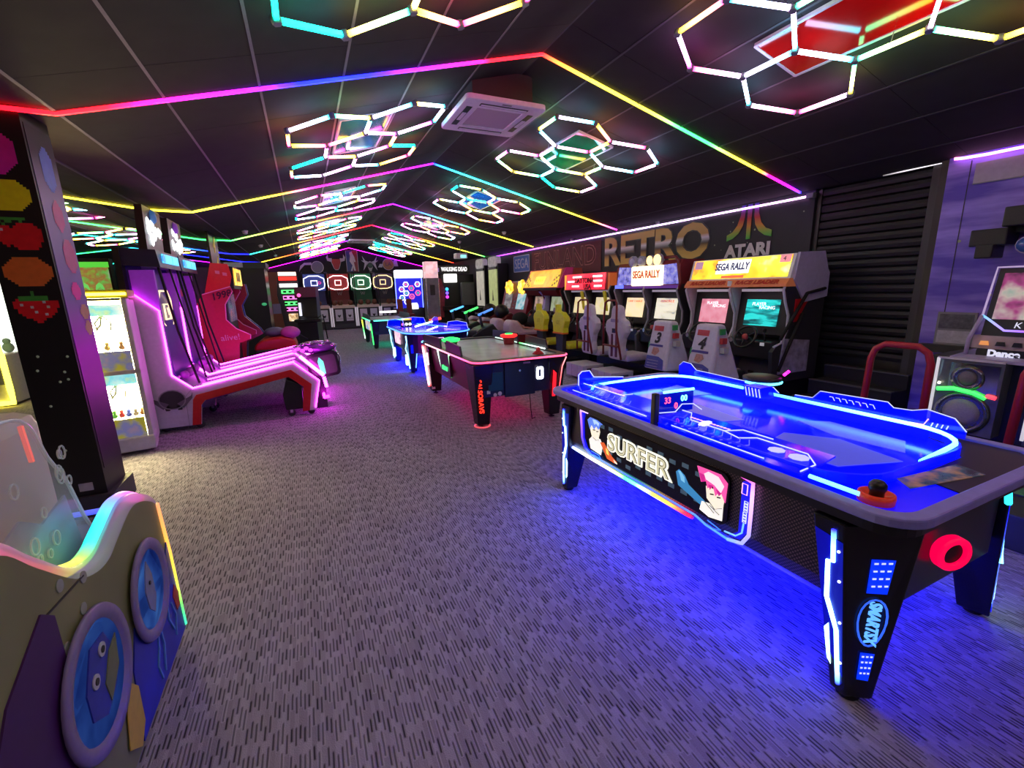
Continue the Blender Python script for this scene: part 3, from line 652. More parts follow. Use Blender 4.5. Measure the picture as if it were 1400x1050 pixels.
    PR(t, 'neon_panel', glow('neon_panel_blue', (.01, .01, 1), .8), 'x', [(-.585, .72), (-.55, .72), (-.55, .47), (-.50, .425), (-.56, .435), (-.59, .49)], -.586, -.57)
    for y0_, y1_, z0_, z1_, m_ in ((-.578, -.552, .665, .715, ETCHP), (-.587, -.570, .585, .635, ETCH), (-.585, -.568, .53, .58, ETCH)):
        MB().tube([(-.588, y0_, z0_), (-.588, y1_, z0_), (-.588, y1_, z1_), (-.588, y0_, z1_)], .0022, 4, True).o('neon_badge', m_, t)
        if m_ is ETCH:
            for q in range(3): B(t, 'neon_badge_bar', ETCH, -.589, -.586, y0_ + .003, y1_ - .003, z0_ + .006 + q * .014, z0_ + .013 + q * .014)
    LED(t, 'neon_frame', [(-.588, -.575, .525), (-.588, -.57, .475), (-.588, -.54, .445), (-.588, -.48, .437)], .004, (.12, .4, 1), 1.5, .03)
    PR(t, 'neon_panel', MATS['neon_panel_blue'], 'x', [(.752, .72), (.725, .72), (.715, .54), (.67, .475), (.55, .452), (.60, .445), (.70, .468), (.738, .54)], -.584, -.57)
    poly(t, 'neon_badge', mat('etch_blue', (.05, .1, .8), .3, emit=1.2, ecol=(.05, .25, 1)), [(-.588, .62, .475), (-.588, .53, .472), (-.588, .51, .455), (-.588, .60, .455)], .003)
    poly(t, 'neon_badge', MATS['etch_blue'], [(-.588, -.32, .428), (-.588, -.40, .412), (-.588, -.46, .43), (-.588, -.38, .444)], .003)
    # lights along the lower edges
    LED(t, 'edge_light', [(-.545, .98, .395), (-.545, .70, .388), (-.545, -.25, .382)], .011, [(0, BLU), (.12, (.5, .7, 1)), (.28, WHT), (.42, (.9, 1, .3)), (.55, GRN), (.66, (.1, 1, .6)), (.76, YLW), (.86, ORG), (.94, RED), (1, (.1, 0, .02))], 5, .05)
    LED(t, 'edge_light', [(-.545, -.45, .383), (-.545, -.9, .383)], .008, BLU, 1.2)
    for u in (-.35, .35): B(t, 'underglow', glow('underglow_blue', (0, .002, 1), 90), u - .02, u + .02, -.9, .95, .365, .383)
    # legs
    LB = mat('leg_black', (.008, .008, .012), .25); LBL = mat('leg_blue', (.004, .006, .12), .25)
    LP = [(.13, .72), (.16, .60), (.30, .55), (.34, .42), (.13, .33), (.12, .08)]
    for su in (-1, 1):
        for sv in (-1, 1):
            TOP = [(.61, .87), (.61, .985), (.34, 1.115), (.34, .87)]; BOT = [(.555, .985), (.565, 1.045), (.483, 1.10), (.46, .985)]
            q = MB(); q.add([(su * a, sv * b, .02) for a, b in BOT] + [(su * a, sv * b, .735) for a, b in TOP], [(0, 1, 2, 3), (4, 5, 6, 7), (0, 1, 5, 4), (1, 2, 6, 5), (2, 3, 7, 6), (3, 0, 4, 7)])
            l = q.o('leg', LB, t, bevel=.008)
            MB().lathe([(.035, 0), (.04, .006), (.012, .012), (.012, .025)], 12, (su * .515, sv * 1.03, 0)).o('foot', RUB, l)
            def fc(i, j, f, z, d):
                w = (z - .02) / .715
                p = Vector(lerp(BOT[i], TOP[i], w)); r = Vector(lerp(BOT[j], TOP[j], w)); e = (r - p).normalized(); n = Vector((e.y, -e.x))
                if n.dot(p) < 0: n = -n
                c = p + (r - p) * f + n * d
                return (su * c.x, sv * c.y, z)
            def on_u(f, z, d=.004): return fc(1, 0, f, z, d)
            def on_v(f, z, d=.004): return fc(1, 2, f, z, d)
            angf = math.atan2(-sv * (1.10 - 1.045), 1) if False else 0
            zz = [(.32, .70), (.38, .57), (.56, .565), (.70, .41), (.34, .29), (.36, .06)]
            LED(l, 'leg_light', [on_u(f, z) for f, z in zz], .008, [(0, BLU), (.1, (.2, .7, 1)), (.4, (.5, .95, 1)), (.9, (.3, .8, 1)), (1, BLU)], 5, .08)
            q = MB(); q.add([on_u(f, z, .002) for f, z in ((.05, .66), (.95, .68), (.95, .2), (.1, .1))], [(0, 1, 2, 3)]); q.o('leg_panel', glow('leg_panel_blue', (0, .004, 1), .25 if su < 0 else .8), l)
            for z in (.62, .50, .33, .16):
                MB().ell(on_u(.18, z), (.006, .006, .006), 6, 4).o('bolt', glow('bolt_white', (.8, .9, 1), 1.5), l)
            q = MB(); q.add([on_u(f, z, .003) for f, z in ((.70, .30), (.95, .27), (.95, .14), (.75, .12))], [(0, 1, 2, 3)]); q.o('light_block', GW, l)
            if su < 0:
                # logo face
                for z0, z1 in ((.46, .60), (.10, .22)):
                    q = MB(); q.add([on_v(f, z, .002) for f, z in ((.36, z1), (.70, z1 - .005), (.68, z0), (.34, z0 + .005))], [(0, 1, 2, 3)]); q.o('hatch', glow('hatch_blue', (0, .03, 1), 1.1), l)
                    for i in range(4):
                        for j in range(3):
                            z = z0 + .03 + (z1 - z0 - .05) * i / 3; q = MB(); q.add([on_v(.40 + .1 * j + a, z + b, .004) for a, b in ((0, 0), (.06, 0), (.06, .007), (0, .007))], [(0, 1, 2, 3)]); q.o('hatch_dot', ETCH, l)
                q = MB().tube([on_v(.5 + .27 * math.cos(a), .345 + .095 * math.sin(a), .005) for a in [2 * PI * i / 20 for i in range(20)]], .004, 4, True).o('logo_ring', glow('logo_blue', (.03, .12, .9), 1.2), l)
                c0, c1, cc = Vector(on_v(.3, .345, .006)), Vector(on_v(.7, .345, .006)), on_v(.5, .345, .006)
                o = TX(l, 'SMARTSX', glow('logo_text', (.1, .35, 1), 1.6), .05, cc, '-y' if sv < 0 else '+y', .002, roll=-PI / 2, xs=.8, off=.002)
                d = (c1 - c0) if sv < 0 else (c0 - c1); d.normalize()
                zax = Vector(on_v(.5, .45, .006)) - Vector(on_v(.5, .25, .006)); zax.normalize()
                nrm = d.cross(zax); 
                Rm = Matrix((d, zax, nrm)).transposed() @ Matrix.Rotation(-PI / 2, 3, 'Z'); o.rotation_euler = Rm.to_euler()
            else:
                q = MB(); q.add([on_v(f, z, .002) for f, z in ((.02, .70), (.98, .70), (.98, .05), (.02, .05))], [(0, 1, 2, 3)]); q.o('leg_panel', glow('leg_panel_bright', (0, .004, 1), .9), l)
                LED(l, 'leg_light', [on_v(f, z, .006) for f, z in ((.10, .72), (.20, .60), (.30, .575), (.48, .40), (.34, .30), (.42, .05))], .011, [(0, CYA), (.3, (.7, 1, 1)), (1, (.4, .9, 1))], 6, .08)
                q = MB(); q.add([on_v(f, z, .004) for f, z in ((.62, .32), (.93, .24), (.95, .13), (.74, .05), (.6, .14))], [(0, 1, 2, 3, 4)]); q.o('light_block', GW, l)
                LED(l, 'leg_light', [on_v(.72, .44, .006), on_v(.8, .37, .006), on_v(.95, .33, .006)], .008, (.2, .75, 1), 4)
    # end: puck slot ring, sticker
    ax = Vector((-.36, -.92, -.02)).normalized(); e1 = ax.cross(Vector((0, 0, 1))).normalized(); e2 = e1.cross(ax); c0 = Vector((-.155, -1.125, .57))
    RGM = glow('ring_pink', (1, .0, .07), 1.1)
    q = MB()
    for k_, (rad, off) in enumerate(((.064, -.02), (.070, -.012), (.070, .014), (.064, .02), (.046, .02), (.042, .012), (.042, -.02))):
        q.v += [tuple(c0 + ax * off + (e1 * math.cos(a) + e2 * math.sin(a)) * rad) for a in [2 * PI * i / 28 for i in range(28)]]
    for k_ in range(7):
        for j in range(28): q.f.append((k_ * 28 + j, k_ * 28 + (j + 1) % 28, ((k_ + 1) % 7) * 28 + (j + 1) % 28, ((k_ + 1) % 7) * 28 + j))
    q.o('puck_slot_ring', RGM, t)
    q = MB(); q.v = [tuple(c0 + ax * .006 + (e1 * math.cos(a) + e2 * math.sin(a)) * .043) for a in [2 * PI * i / 20 for i in range(20)]]; q.f = [tuple(range(20))]; q.o('puck_slot', BLACK, t)
    PR(t, 'rule_sticker', screen('sticker_print', [(.01, .01, .02), (.05, .08, .12), (.4, .2, .1), (.1, .12, .2)], 9, .35), 'z', [(-.28, -1.02), (.12, -1.09), (.16, -.99), (-.22, -.95)], .816, .819)
    LED(t, 'corner_light', [(.28, -1.12, .72), (.31, -1.12, .66)], .012, CYA, 3)
surfer()
# the striker lying on the near corner
t = thing('striker', 'orange red striker with black knob on the surfing table corner', 'striker', (1.80, .79, .8125))
LT(t, 'disc', mat('striker_orange', (.8, .06, .02), .35, emit=.12, ecol=(1, .05, .01)), [(.055, 0), (.057, .02), (.055, .032), (.045, .034), (.043, .022), (.02, .02)], n=28)
LT(t, 'knob', BLACK, [(.022, .02), (.022, .035), (.028, .05), (.027, .066), (.017, .078), (.002, .082)], n=20)

def table_two():
    t = thing('air_hockey_table', 'dark air hockey table with red and green lights and a lit digit 0', 'air hockey', (2.215, 5.72, 0))
    SIDE = mat('side_red_tint', (.16, .015, .05), .35); GUARD = mat('guard_board', (.035, .02, .045), .4)  # reddish LED light tinted into the dark side colour
    MB().prism('y', [(-.56, .79), (-.50, .38), (.50, .38), (.56, .79)], -1.1, 1.1).o('body', SIDE, t)
    e = MB().prism('y', [(-.53, .79), (-.47, .38), (.47, .38), (.53, .79)], -1.14, -1.1).o('end_panel', mat('navy_end', (.012, .014, .05), .35), t)
    B(e, 'coin_door', mat('coin_door', (.010, .012, .035), .3), -.22, .17, -1.16, -1.14, .36, .76); B(e, 'teal_plate', mat('teal_plate', (.01, .08, .11), .35), -.42, -.24, -1.146, -1.14, .45, .66)
    B(e, 'label_plate', LILAC, .02, .11, -1.165, -1.16, .735, .755); LT(e, 'lock', CHROME, [(.012, -1.17), (.012, -1.16)], (-.03, 0, .66), 'y', 10)
    z = [(.0, 0)]
    d = MB().ring(rrect(.045, .075, .02, 3), rrect(.022, .045, .008, 3), 0, .014).o('digit', glow('digit_white', (.9, .95, 1), 5), e, (.245, -1.14, .60), (PI / 2, 0, 0))
    B(e, 'digit_plate', mat('digit_plate', (.2, .25, .3), .3), .16, .22, -1.147, -1.14, .62, .70)
    B(e, 'sticker', WHITE, -.44, -.40, -1.146, -1.14, .42, .46); MB().prism('y', arc(-.34, .40, .022, 0, 2 * PI, 10)[:-1], -1.146, -1.14).o('sticker', WHITE, e); MB().prism('y', arc(-.28, .41, .025, 0, 2 * PI, 10)[:-1], -1.146, -1.14).o('sticker', WHITE, e)
    MB().ring(rrect(.615, 1.23, .13), rrect(.54, 1.13, .12), .79, .815).o('rail', BLACK, t, bevel=.006)
    MB().prism('z', rrect(.545, 1.14, .12), .76, .795).o('playfield', mat('table_two_field', (.62, .68, .68), .22, vary=.3, scale=3), t)
    o = rrect(.62, 1.235, .13)
    near = [(x, y, .80) for x, y in o if y < -.0]
    LED(t, 'rail_light', [(-.62, .9, .80)] + [(x, y, .80) for x, y in arc(-.49, -1.105, .13, PI, 1.5 * PI, 6)] + [(x, y, .80) for x, y in arc(.49, -1.105, .13, 1.5 * PI, 2 * PI, 6)] + [(.62, -.6, .80)], .011, [(0, (.9, .5, .6)), (.35, PNK), (.45, (1, .05, .18)), (.8, (1, .08, .2)), (1, (.8, .02, .1))], 2.6, .12)
    LED(t, 'rail_light', [(x, y, .81) for x, y in arc(-.49, 1.105, .13, PI, PI / 2, 6)] + [(-.3, 1.235, .81)], .014, (.15, .6, .9), 2.2, .05)
    for u in (-1, 1):
        PR(t, 'guard', GUARD, 'x', [(1.12, .80), (1.10, .93), (.18, .95), (.15, .80)], u * .585 - .012, u * .585 + .012)
        PR(t, 'guard', GUARD, 'x', [(-.10, .80), (-.12, .95), (-.68, .93), (-.74, .80)], u * .585 - .012, u * .585 + .012)
    LED(t, 'field_light', [(.535, .9, .825), (.535, .1, .825)], .009, (.6, .8, .7), 1.5); LED(t, 'field_light', [(.535, .0, .825), (.535, -.75, .825)], .009, [(0, GRN), (.4, (.6, 1, .8)), (1, (.9, 1, 1))], 2.2)
    B(t, 'field_glow', glow('field_green', (.02, .8, .15), .5), -.54, -.53, -.1, .9, .80, .815)
    for u, m, c, lab in ((-1, glow('post_green', (.02, 1, .12), 2.2), GRN, 'g'), (1, glow('post_red', (1, .02, .02), 1.6), RED, 'r')):
        p = LT(t, 'post', mat('post_%s' % lab, (.01, .1, .03) if u < 0 else (.25, .01, .02), .35), [(.075, .80), (.085, .87), (.10, .90)], (u * .44, .16, 0), n=20)
        LT(p, 'post_ring', m, [(.10, .90), (.125, .915), (.125, .935), (.10, .945)], (u * .44, .16, 0), n=24)
        LT(p, 'post_cap', MATS['post_green'], [(.06, .945), (.05, .957), (.001, .96)], (u * .44, .16, 0), n=16)
    LT(t, 'goal_mallet', mat('mallet_red', (.6, .02, .02), .4), [(.075, .80), (.05, .825), (.028, .84), (.026, .87), (.01, .88)], (.33, -.95, 0), n=20)
    # far side green sign
    PR(t, 'side_sign', mat('side_sign_dark', (.03, .006, .02), .4), 'x', [(.42, .74), (-.12, .74), (-.16, .46), (.2, .46), (.30, .50)], -.565, -.535)
    LED(t, 'sign_neon', [(-.57, .42, .77), (-.555, .30, .52), (-.55, .22, .47), (-.55, -.14, .46), (-.56, -.10, .76)], .010, [(0, (.8, 1, .9)), (.45, (.3, 1, .6)), (.7, GRN), (1, (.5, 1, .6))], 2.5, .08)
    TX(t, 'utow', glow('sign_green', (.05, 1, .2), 1.8), .13, (-.572, .08, .56), '-x', .003)
    LEGB = mat('leg_gloss', (.01, .008, .012), .2)
    for su in (-1, 1):
        for sv in (-1, 1):
            l = hockey_leg(t, LEGB, su, sv, (.36, .60, .85, 1.17), (.40, .545, .95, 1.10), .775, .04)
            if (su, sv) == (-1, -1):
                o = TX(l, 'SALSORAVS', glow('leg_text_red', (1, .03, .015), 2.2), .075, (-.525, -1.148, .40), '-y', .004, roll=-PI / 2 + .05, xs=1.0, off=.002)
                o.rotation_euler = (Matrix.Rotation(-.5, 3, 'Z') @ o.rotation_euler.to_matrix()).to_euler()
                TB(l, 'foot_light', glow('foot_pink', (1, .12, .15), .9), [(-.47 + .09 * math.cos(a), -1.03 + .09 * math.sin(a), .022) for a in [2 * PI * i / 16 for i in range(16)]], .010, 6, True)
            elif (su, sv) == (-1, 1):
                LED(l, 'leg_light', [(-.612, 1.13, .76), (-.56, 1.08, .10)], .017, [(0, RED), (.1, (1, .5, .55)), (.9, (1, .6, .65)), (1, RED)], 4, .06)
                LED(l, 'leg_light', [(-.605, .93, .66), (-.58, .95, .47)], .014, (1, .6, .65), 3, .06)
                B(l, 'foot_plate', WHITE, -.55, -.50, .94, .945, .08, .13)
            elif su == 1 and sv == -1:
                PR(l, 'leg_light', glow('leg_red_bar', (1, .01, .02), 1.8), 'y', [(.42, .62), (.46, .58), (.44, .30), (.40, .30)], -1.175, -1.165)
                LED(l, 'leg_light', [(.60, -1.17, .77), (.54, -1.175, .66), (.50, -1.165, .38)], .007, [(0, (1, .3, .3)), (1, RED)], 2.5, .06)
    B(t, 'underglow', glow('underglow_red', (1, .02, .15), 1.2), -.3, .3, -.9, .9, .365, .38)
    TB(t, 'power_cable', RUB, [(.15, -1.05, .38), (.16, -1.06, .15), (.17, -1.07, .02), (.25, -1.0, .01)], .006, 6)
table_two()

def table_oval():
    t = thing('air_hockey_table', 'rounded blue glowing four-player air hockey table in mid room', 'air hockey', (2.33, 9.55, 0))
    BL = mat('oval_body', (.006, .008, .08), .3)
    O = rrect(.68, 1.38, .6, 8)
    MB().prism('z', rrect(.56, 1.2, .45, 6), .40, .79).o('body', BL, t)
    MB().ring(O, rrect(.60, 1.30, .54, 8), .78, .82).o('rail', mat('oval_rail', (.02, .06, .4), .3, emit=.25, ecol=(0, .05, 1)), t)
    MB().prism('z', rrect(.61, 1.31, .54, 6), .77, .80).o('playfield', mat('oval_field', (.02, .005, .6), .2, emit=.5, ecol=(.03, 0, 1)), t)
    LED(t, 'rail_light', [(x, y, .80) for x, y in rrect(.685, 1.385, .6, 8)] + [(.085, 1.385, .8)], .013, (.05, .25, 1), 3, .15)
    for u, v, a in ((-.5, .75, .5), (.45, -.85, .5), (.45, .85, -.5), (0, 1.2, PI / 2)):
        g = MB().prism('x', [(-.3, 0), (-.26, .13), (.0, .16), (.26, .13), (.3, 0)], -.006, .006).o('guard', ACR, t, (u, v, .82), (0, 0, a if u else PI / 2))
        poly(g, 'edge', ETCH, [(-.008, -.3, 0), (-.008, -.26, .13), (-.008, 0, .16), (-.008, .26, .13), (-.008, .3, 0)], .004)
    s = B(t, 'score_unit', BLACK, -.42, -.18, .55, .62, .80, .96, .01)
    for i, c in enumerate(((1, .1, .3), (1, .9, .9), (1, 1, .8))): MB().ell((-.38 + i * .08, .545, .86), (.03, .01, .03), 8, 6).o('score_light', glow('score_l%d' % i, c, 4), s)
    LED(s, 'top_light', [(-.42, .56, .97), (-.18, .56, .97)], .018, [(0, CYA), (.4, YLW), (1, RED)], 3, .05)
    LED(t, 'centre_bar', [(-.28, -.25, .86), (.18, .1, .92)], .018, (.6, .85, 1), 4); LED(t, 'centre_bar', [(-.2, -.95, .83), (.1, -.6, .86)], .014, (1, .8, 1), 4); LED(t, 'centre_bar', [(.36, -.2, .83), (.5, -.9, .83)], .012, (.8, .4, 1), 2.5)
    PR(t, 'side_print', screen('oval_art', [(.2, .05, .3), (1, .5, .6), (1, .9, .8), (.6, .1, .6)], 9, 1.0), 'x', [(.55, .74), (-.1, .74), (-.05, .48), (.5, .48)], -.585, -.575)
    TX(t, 'Y', ETCHP, .14, (-.02, -1.225, .62), '-y', .003)
    MB().ring(rrect(.07, .08, .01, 1), rrect(.06, .07, .01, 1), 0, .005).o('emblem_frame', ETCHP, t, (-.02, -1.215, .62), (PI / 2, 0, 0))
    B(t, 'lower_light', GBS, -.3, .45, -1.2, -1.18, .385, .41)
    for su in (-1, 1):
        for sv in (-1, 1):
            l = hockey_leg(t, BL, su, sv, (.38, .62, .62, .98), (.44, .56, .72, .90), .77, .02)
            X = su * .63
            LED(l, 'leg_light', [(X, sv * .93, .74), (X * .97, sv * .90, .62), (X * .99, sv * .80, .48), (X * .93, sv * .84, .32), (X * .91, sv * .84, .08)], .011, (.25, .65, 1), 4, .1)
            B(l, 'light_block', GW, su * .58 - .03, su * .58 + .012, sv * .70 - .05, sv * .70 + .05, .14, .34)
            LED(l, 'leg_light', [(su * .42, sv * .985, .7), (su * .44, sv * .96, .4), (su * .47, sv * .92, .1)], .010, (.1, .3, 1), 3, .1)
            B(l, 'leg_badge', GBS, su * .5 - .05, su * .5 + .05, sv * .95 - .008, sv * .95 + .012, .40, .56)
    for v in (-.6, .6): B(t, 'underglow', glow('oval_underglow', (0, .002, 1), 45), -.4, .4, v - .25, v + .25, .37, .40)
table_oval()

def table_green():
    t = thing('air_hockey_table', 'small far air hockey table with green lit edges before the hoop machines', 'air hockey', (2.2, 14.0, 0))
    MB().prism('y', [(-.54, .79), (-.48, .4), (.48, .4), (.54, .79)], -1.05, 1.05).o('body', mat('green_body', (.02, .04, .04), .4), t)
    MB().ring(rrect(.6, 1.15, .1), rrect(.54, 1.08, .08), .78, .82).o('rail', BLACK, t)
    MB().prism('z', rrect(.55, 1.09, .08), .77, .80).o('playfield', mat('green_field', (.25, .33, .36), .3), t)
    LED(t, 'rail_light', [(-.6, .8, .80), (-.6, -1.05, .80), (-.5, -1.15, .80), (.5, -1.15, .80), (.6, -1.05, .80)], .016, [(0, GRN), (.5, (.1, 1, .5)), (1, CYA)], 2.5, .2)
    PR(t, 'side_print', screen('green_art', [(.9, .5, .1), (.95, .8, .6), (.2, .3, .9), (1, .9, .3)], 6, .8), 'x', [(.6, .74), (-.7, .74), (-.6, .48), (.5, .48)], -.545, -.53)
    for u in (-1, 1): PR(t, 'guard', mat('guard_teal', (.05, .12, .14), .4), 'x', [(-.85, .82), (-.7, .95), (.7, .95), (.85, .82)], u * .57 - .01, u * .57 + .01)
    LED(t, 'score_bar', [(-.15, .1, .98), (.35, .1, .98)], .03, (1, .95, .95), 2)
    for su in (-1, 1):
        for sv in (-1, 1):
            l = hockey_leg(t, BLACK, su, sv, (.36, .58, .8, 1.08), (.42, .53, .88, 1.0), .77, .02)
            LED(l, 'leg_light', [(su * .59, sv * 1.06, .72), (su * .545, sv * .98, .12)], .016, [(0, YLW), (.5, GRN), (1, (.6, 1, .7))] if sv > 0 else GRN, 3, .1)
    B(t, 'underglow', glow('green_underglow', (.05, 1, .5), 1.2), -.3, .3, -.8, .8, .385, .40)
table_green()

# ================================================================== RACING CABINETS ALONG THE MURAL WALL
# local frame: players sit on the -y side facing +y, +x is their right; rotz -90 turns -y to the aisle
SEATP = mat('seat_shell', (.62, .58, .72), .35); SEATY = mat('seat_yellow', (.72, .74, .03), .35); DKRED = mat('dark_red', (.16, .01, .015), .4)
def wheel(par, x, y, z, r=.15):
    a = .5; c, s = math.cos(a), math.sin(a)
    def P(px, pz): return (x + px, y + pz * s, z + pz * c)
    w = TB(par, 'steering_wheel', BLACK, [P(r * math.cos(t), r * math.sin(t)) for t in [2 * PI * i / 20 for i in range(20)]], .017, 8, True)
    for t in (PI / 2 * 3, PI / 6, PI * 5 / 6): TB(w, 'spoke', BLACK, [P(0, 0), P(r * math.cos(t), r * math.sin(t))], .012, 6)
    MB().ell(P(0, 0), (.045, .03, .045), 10, 6).o('hub', mat('hub_red', (.5, .08, .08), .4), w)
    TB(w, 'column', BLACK, [P(0, 0), (x, y + .22, z - .12)], .03, 8)
def twin(loc, w, label, trim, marq, divm, seatfn, screens, header=None, zt=1.92, zm=1.62, ym=.0):
    """two-seat racing cabinet, width w"""
    t = thing('racing_cabinet', label, 'arcade machine', loc, -PI / 2, 'twin racing cabinets')
    h = w / 2
    B(t, 'base', BLACK, -h + .03, h - .03, -.45, .72, .0, .32); 
    B(t, 'back_box', DARK, -h + .02, h - .02, .28, .74, .32, 1.62)
    for k, x in enumerate((-h, 0, h)):
        # curved divider between the players
        out = [(.02, 1.60), (-.04, 1.50), (.02, 1.34), (.10, 1.18), (.10, 1.0), (.02, .84), (-.12, .80), (-.18, .74), (-.14, .34), (.72, .34), (.74, 1.60)]
        d = PR(t, 'side_panel' if x else 'divider', DARK if x > 0 else divm, 'x', out, x - .025, x + .025)
        TB(d, 'edge_trim', trim, [(x, y - .012, z) for y, z in out[:7]], .016, 6)
    for k, x in enumerate((-h / 2, h / 2)):
        p = B(t, 'dashboard', BLACK, x - h / 2 + .03, x + h / 2 - .03, -.12, .28, .62, .86, .02)
        wheel(p, x, -.16, .90)
        B(p, 'start_button', glow('button_pale', (.8, .8, .9), .3), x + .2, x + .25, -.135, -.12, .80, .84); TB(p, 'gear_lever', BLACK, [(x + .24, -.1, .86), (x + .25, -.14, .98)], .012, 6); MB().ell((x + .25, -.14, 1.0), (.025, .025, .03), 8, 6).o('gear_knob', RUB, p)
        LT(p, 'dial', CHROME, [(.03, -.15), (.03, -.12)], (x - .22, 0, .84), 'y', 10)
        b = PR(t, 'screen_bezel', BLACK, 'x', [(.10, .92), (.30, .90), (.30, 1.52), (.16, 1.50)], x - h / 2 + .03, x + h / 2 - .03)
        q = MB(); s_ = .62 * h / 2; q.add([(x - s_, .088, 1.03), (x + s_, .088, 1.03), (x + s_, .142, 1.37), (x - s_, .142, 1.37)], [(0, 1, 2, 3)]); sc = q.o('screen', screens[k][0], b)
        if len(screens[k]) > 1:
            for (s, dx, z, size, m) in screens[k][1]:
                o = TX(sc, s, m, size, (x + dx, .088 + (z - 1.03) * .16 - .006, z), '-y', .001)
                o.rotation_euler.x -= .157
        B(b, 'header_light', mat('header_strip', (.5, .48, .5), .4, emit=.25, ecol=(.8, .7, .9)), x - .27, x + .27, .05, .09, 1.475, 1.51)
        pd = PR(t, 'pedal_box', DARK, 'x', [(-.1, .1), (.25, .1), (.25, .6), (.1, .6)], x - .22, x + .22)
        for s in (-1, 1): B(pd, 'pedal', CHROME, x + s * .09 - .035, x + s * .09 + .035, -.12, -.1, .34, .46)
        seatfn(t, x, k)
        B(t, 'seat_rail', BLACK, x - .12, x + .12, -1.05, -.4, .04, .2)
    marq(t, h)
    return t
def seat_box(nums):
    def f(t, x, k):
        W = mat('seat_white', (.60, .58, .72), .4)
        # boxy moulded seat back, narrower at the top
        s = MB(); s.add([(x - .215, -.98, .42), (x + .215, -.98, .42), (x + .29, -.55, .42), (x - .29, -.55, .42), (x - .17, -.86, 1.10), (x + .17, -.86, 1.10), (x + .15, -.72, 1.10), (x - .15, -.72, 1.10)], [(0, 1, 2, 3), (4, 5, 6, 7), (0, 1, 5, 4), (1, 2, 6, 5), (2, 3, 7, 6), (3, 0, 4, 7)])
        o = s.o('seat', W, t, bevel=.03)
        B(o, 'cushion', BLACK, x - .22, x + .22, -.72, -.35, .36, .50, .03)
        def Y(z): return -.98 + (z - .42) / .68 * .12 - .004
        def dec(nm, m, pts):
            q = MB(); q.add([(x + a, Y(z), z) for a, z in pts], [tuple(range(len(pts)))]); q.o(nm, m, o)
        dec('sticker', mat('sticker_red', (.5, .06, .08), .5), [(-.12, .96), (.06, .96), (.06, 1.03), (-.12, 1.03)])
        n = TX(o, nums[k], mat('number_black', (.01, .01, .02), .5), .2, (x - .03, Y(.86) - .002, .86), '-y', .001, shear=.25, off=.008); n.rotation_euler.x += -.17
        dec('sticker', mat('sticker_navy', (.06, .05, .3), .5), [(-.17, .745), (.1, .745), (.1, .775), (-.15, .775)])
        dec('sticker', mat('sticker_crest', (.5, .25, .22), .5, vary=.6, scale=30), [(-.1, .64), (-.02, .62), (.05, .68), (.02, .73), (-.08, .73)])
        dec('sticker', mat('sticker_green', (.04, .35, .12), .5), [(-.19, .72), (-.165, .72), (-.16, .80), (-.18, .80)])
        dec('lower_badge', mat('badge_blue', (.07, .08, .38), .5), [(-.195, .44), (.17, .44), (.15, .57), (.05, .61), (-.18, .61)])
        for q in range(3): dec('badge_text', SEATP, [(-.16, .46 + q * .04), (.06, .46 + q * .04), (.06, .475 + q * .04), (-.16, .475 + q * .04)])
        for q, c in enumerate(((.05, .4, .1), (.5, .05, .06), (.5, .5, .5))):
            PR(o, 'side_sticker', mat('flank_%d' % q, c, .5), 'x', [(-.84 + .0 * q, .98 - q * .11), (-.76, .98 - q * .11), (-.76, 1.05 - q * .11), (-.84, 1.05 - q * .11)], x + .17 + .012 * q, x + .195 + .03 * q)
    return f
def shell_pts(x, sc=1.0):
    """outline of a bucket seat seen from behind: (x, z)"""
    r = [(0, 1.30), (.09, 1.29), (.12, 1.22), (.14, 1.10), (.25, 1.06), (.29, .98), (.28, .88), (.20, .78), (.17, .66), (.20, .52), (.17, .43)]
    return [(x + a * sc, z) for a, z in r] + [(x - a * sc, z) for a, z in r[:0:-1]]
